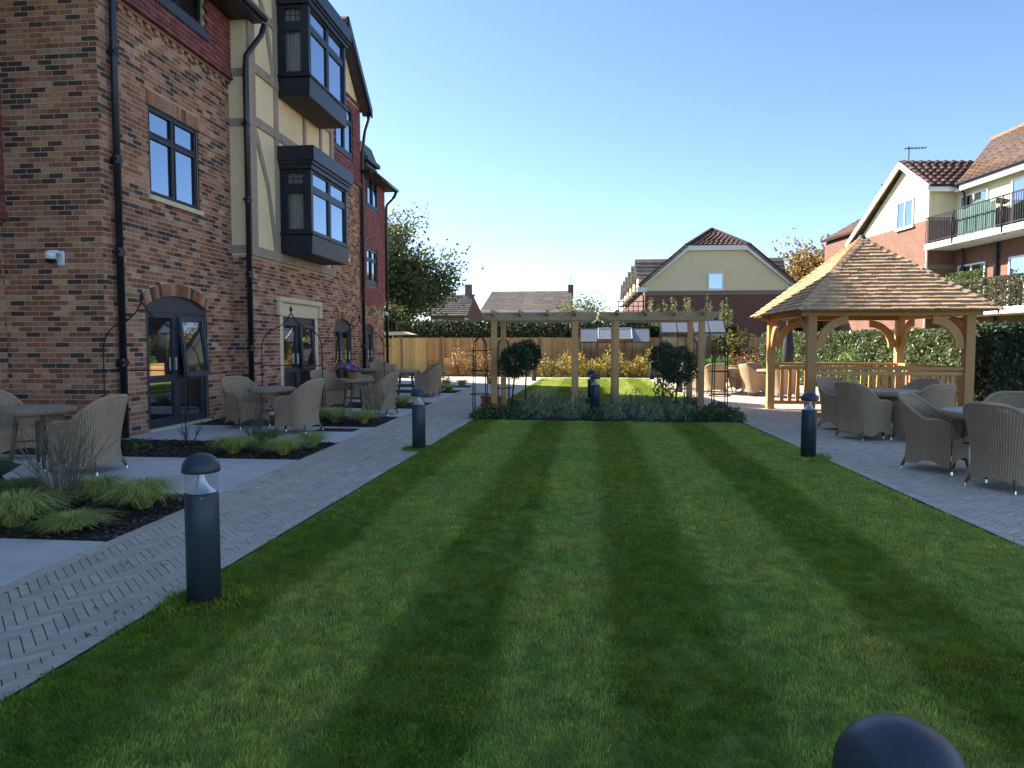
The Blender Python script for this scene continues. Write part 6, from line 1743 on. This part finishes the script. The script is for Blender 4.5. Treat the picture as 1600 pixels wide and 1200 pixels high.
spots = [(-4.62, 5.22, .46, .40, 'arching yellow green sedge at the left frame edge of the nearest bed'), (-4.08, 5.18, .33, .20, 'small flattened yellow green sedge at the front of the nearest bed'), (-4.62, 6.20, .42, .34, 'arching sedge beside the bare twigs in the nearest bed'),
         (-3.98, 5.92, .46, .38, 'broad yellow green sedge nearest the path in the nearest bed'), (-5.35, 6.12, .40, .30, 'green sedge at the back left of the nearest bed'), (-4.95, 5.75, .38, .28, 'green sedge left of the bare twigs in the nearest bed'),
         (-4.75, 9.05, .42, .36, 'wide sedge below the near trellis arch'), (-4.02, 8.98, .40, .34, 'bright sedge in the second bed, front one by the path'), (-3.92, 9.70, .36, .32, 'bright sedge in the second bed, rear one by the path'), (-4.62, 9.75, .40, .36, 'grey green sedge around the twigs in the second bed'),
         (-4.70, 12.75, .55, .44, 'tall sedge mound in the third bed'), (-4.12, 12.65, .40, .38, 'round bright sedge by the path in the third bed'), (-5.2, 13.2, .45, .36, 'sedge mound by the foot of the second trellis arch'),
         (-4.35, 16.3, .55, .38, 'wide sedge mound behind the second bollard'), (-4.95, 16.5, .45, .36, 'sedge mound under the table in the fourth bed'), (-4.25, 21.3, .5, .36, 'sedge mound by the path in the fifth bed'), (-4.6, 21.7, .45, .36, 'sedge mound left of another in the fifth bed'), (-4.3, 23.9, .5, .38, 'sedge mound near the path in the last bed'), (-4.9, 24.2, .45, .36, 'sedge mound at the back of the last bed'), (-5.4, 23.8, .4, .36, 'sedge mound nearest the yellow flowers')]
for k, (x, y, r_, h, lab) in enumerate(spots):
    o = sedge_mesh(300 + k, 1100 if y < 7 else (850 if y < 14 else 450), r_ * 1.0, h * 1.0, SEDGE if k not in (4, 5, 9) else SEDGE2).build('sedge_mound', 'leaf'); o.location = (x, y, .012); tag(o, lab, 'ornamental grass', 'sedge mounds')
o = sedge_mesh(333, 160, .3, .5, [(0.45, 0.30, 0.08), (0.38, 0.25, 0.08)]).build('sedge_mound', 'leaf'); o.location = (-3.55, 25.4, .01); tag(o, 'golden dry grass tuft at the end of the path', 'ornamental grass', 'sedge mounds')
def twig_shrub(loc, h, n, label, seed, col='twig'):
    r = random.Random(seed); mb = MB()
    def go(p, d, L, rad, lv):
        pts = [p]
        for k in range(4):
            d = (d + Vector((r.gauss(0, .12), r.gauss(0, .12), .05))).normalized(); p = p + d * L / 4; pts.append(p)
        mb.tube(pts, [rad * (1 - .17 * k) for k in range(5)], 5, cap=False)
        if lv < 2:
            for k in range(r.randint(2, 3)): go(pts[r.randint(1, 3)], (d + Vector((r.gauss(0, .4), r.gauss(0, .4), .1))).normalized(), L * r.uniform(.4, .65), rad * .6, lv + 1)
    for k in range(n):
        a = r.uniform(0, 6.28); go(Vector((math.cos(a) * .05, math.sin(a) * .05, 0)), Vector((math.cos(a) * .38, math.sin(a) * .38, 1)).normalized(), h * r.uniform(.6, 1), .006, 0)
    o = mb.build('bare_twig_shrub', col); o.location = loc; tag(o, label, 'shrub')
twig_shrub((-4.72, 5.85, .01), .88, 24, 'bare twiggy shrub in front of the nearest armchair', 3)
twig_shrub((-4.85, 9.9, .01), .85, 12, 'bare twiggy shrub in front of the second table', 4)
twig_shrub((-4.15, 13.45, .01), .8, 12, 'bare twiggy shrub beside the flower pot armchair', 5)
shrub('dark_leaf_plant', 'dark green leafy plant at the left frame edge behind the sedge', (-5.9, 6.2, 0), .36, .34, 90, .11, [(0.03, 0.06, 0.025), (0.045, 0.08, 0.03)], 301, None, 'leaf_gloss', .6, .5, 'plant')
shrub('small_leafy_plant', 'small green plant in the mulch by the near drainpipe', (-6.25, 9.25, 0), .16, .16, 90, .04, [(0.06, 0.13, 0.03), (0.09, 0.17, 0.04)], 302, cat='plant')
twig_shrub((-5.9, 9.95, .01), .32, 8, 'low brown dead stems below the first french doors', 6)

# ---------------------------------------------------------------- lawn grass
def tuft_mesh(seed, nb, rad, h, w, lean, cols):
    r = random.Random(seed); mb = MB()
    for k in range(nb):
        a = r.uniform(0, 6.283); q = rad * math.sqrt(r.random()); x, y = q * math.cos(a), q * math.sin(a)
        dx, dy = r.gauss(0, .35), r.gauss(lean, .4); L = h * r.uniform(.55, 1.2)
        b = r.uniform(0, 6.283); sx, sy = math.cos(b) * w / 2, math.sin(b) * w / 2
        col = tuple(np.array(r.choice(cols)) * r.uniform(.75, 1.25))
        m = (x + dx * L * .4, y + dy * L * .4, L * .62); t_ = (x + dx * L * .95, y + dy * L * .95, L * .95 / (1 + .2 * (dx * dx + dy * dy)))
        mb.face([(x - sx, y - sy, -.004), (x + sx, y + sy, -.004), (m[0] + sx * .8, m[1] + sy * .8, m[2]), (m[0] - sx * .8, m[1] - sy * .8, m[2])], col)
        mb.face([(m[0] - sx * .8, m[1] - sy * .8, m[2]), (m[0] + sx * .8, m[1] + sy * .8, m[2]), t_], col)
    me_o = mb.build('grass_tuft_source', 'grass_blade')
    COL.objects.unlink(me_o)
    return me_o
GC = [(0.25, 0.36, 0.045), (0.21, 0.32, 0.04), (0.30, 0.40, 0.065), (0.175, 0.27, 0.034), (0.40, 0.39, 0.10), (0.23, 0.345, 0.044)]
def grass(name, label, quads, sources, scale):
    """quads: list of (polygon, tufts per square metre)"""
    pts = []
    for poly, dens in quads:
        xs = [p[0] for p in poly]; ys = [p[1] for p in poly]; n = int((max(xs) - min(xs)) * (max(ys) - min(ys)) * dens)
        P = np.stack([rng.uniform(min(xs), max(xs), n), rng.uniform(min(ys), max(ys), n)], 1); keep = np.ones(n, bool)
        for i in range(len(poly)):
            a, b = poly[i], poly[(i + 1) % len(poly)]; keep &= (b[0] - a[0]) * (P[:, 1] - a[1]) - (b[1] - a[1]) * (P[:, 0] - a[0]) > 0
        pts.append(P[keep])
    P = np.concatenate(pts); n = len(P)
    me = bpy.data.meshes.new(name); me.vertices.add(n)
    me.vertices.foreach_set('co', np.concatenate([P, np.full((n, 1), .002)], 1).astype(np.float32).ravel())
    st = np.searchsorted(np.array(STRIPES), P[:, 0] + rng.normal(0, .03, n)) % 2
    idx = st * 3 + rng.integers(0, 3, n)
    me.attributes.new('pick', 'INT', 'POINT').data.foreach_set('value', idx.astype(np.int32))
    me.attributes.new('turn', 'FLOAT', 'POINT').data.foreach_set('value', rng.normal(0, .7, n).astype(np.float32))
    clump = 1 + .25 * np.sin(P[:, 0] * 5.3 + np.sin(P[:, 1] * 3.1) * 2) * np.sin(P[:, 1] * 4.7 + np.sin(P[:, 0] * 2.3) * 2)
    me.attributes.new('size', 'FLOAT', 'POINT').data.foreach_set('value', (scale * clump * rng.uniform(.75, 1.2, n)).astype(np.float32))
    o = link(name, me, None, 'stuff'); tag(o, label, 'grass')
    ng = bpy.data.node_groups.new(name, 'GeometryNodeTree')
    ng.interface.new_socket('Geometry', in_out='INPUT', socket_type='NodeSocketGeometry'); ng.interface.new_socket('Geometry', in_out='OUTPUT', socket_type='NodeSocketGeometry')
    N, Lk = ng.nodes, ng.links
    gi, go = N.new('NodeGroupInput'), N.new('NodeGroupOutput')
    join = N.new('GeometryNodeJoinGeometry')
    for s in reversed(sources):
        oi = N.new('GeometryNodeObjectInfo'); oi.inputs['Object'].default_value = s; oi.inputs['As Instance'].default_value = True
        Lk.new(oi.outputs['Geometry'], join.inputs[0])
    iop = N.new('GeometryNodeInstanceOnPoints')
    def named(nm, tp):
        a = N.new('GeometryNodeInputNamedAttribute'); a.data_type = tp; a.inputs['Name'].default_value = nm; return a.outputs['Attribute']
    Lk.new(gi.outputs[0], iop.inputs['Points']); Lk.new(join.outputs[0], iop.inputs['Instance'])
    iop.inputs['Pick Instance'].default_value = True
    Lk.new(named('pick', 'INT'), iop.inputs['Instance Index'])
    cx = N.new('ShaderNodeCombineXYZ'); Lk.new(named('turn', 'FLOAT'), cx.inputs['Z'])
    Lk.new(cx.outputs[0], iop.inputs['Rotation']); Lk.new(named('size', 'FLOAT'), iop.inputs['Scale'])
    Lk.new(iop.outputs[0], go.inputs[0])
    md = o.modifiers.new('tufts', 'NODES'); md.node_group = ng
    return o
src_n = [tuft_mesh(500 + k, 44, .06, .025, .0032, -.55 if k < 3 else .75, GC) for k in range(6)]
src_m = [tuft_mesh(520 + k, 34, .09, .026, .0055, -.55 if k < 3 else .75, GC) for k in range(6)]
src_f = [tuft_mesh(540 + k, 28, .13, .030, .012, -.55 if k < 3 else .75, GC) for k in range(6)]
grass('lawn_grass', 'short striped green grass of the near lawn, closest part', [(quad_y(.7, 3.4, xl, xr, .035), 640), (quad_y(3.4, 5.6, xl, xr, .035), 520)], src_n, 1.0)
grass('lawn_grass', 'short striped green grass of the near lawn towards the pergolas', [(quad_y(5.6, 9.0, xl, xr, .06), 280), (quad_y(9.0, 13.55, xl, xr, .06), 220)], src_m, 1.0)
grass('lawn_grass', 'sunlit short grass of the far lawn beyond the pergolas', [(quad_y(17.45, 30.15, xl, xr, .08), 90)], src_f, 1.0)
# longer untrimmed blades round the bollard and along the lawn edge
ed = [( -2.21, 3.83)]
P = []
for cx_, cy_ in ((-2.21, 3.83), (-2.36, 9.70), (2.83, 9.48), (.565, 1.215)):
    for k in range(60):
        a = random.uniform(0, 6.283); q = random.uniform(.10, .17); P.append((cx_ + q * math.cos(a), cy_ + q * math.sin(a)))
poly_edge = [( [(p[0] - .01, p[1] - .01), (p[0] + .01, p[1] - .01), (p[0] + .01, p[1] + .01), (p[0] - .01, p[1] + .01)], 5000) for p in P]
grass('edge_grass', 'longer uncut grass round the bollard posts', poly_edge, src_n, 2.0)

# a few fallen leaves blown over the paving and lawn
n = 150
P = np.stack([np.concatenate([rng.uniform(-3.6, -2.5, 50), rng.uniform(3.3, 7, 50), rng.uniform(-2.2, 3, 50)]), rng.uniform(3.0, 20, n), np.full(n, .022)], 1)
a_ = rng.uniform(0, 6.28, n)
A = np.stack([np.cos(a_), np.sin(a_), rng.normal(0, .15, n)], 1) * .022; B = np.stack([-np.sin(a_), np.cos(a_), rng.normal(0, .2, n)], 1) * .013
tag(quad_cloud('fallen_leaves', P, A, B, pick([(0.22, 0.13, 0.05), (0.15, 0.09, 0.04), (0.30, 0.20, 0.06)], n), 'mulch', kind='stuff', fold=.4), 'scattered small brown fallen leaves on paving and lawn', 'leaves')
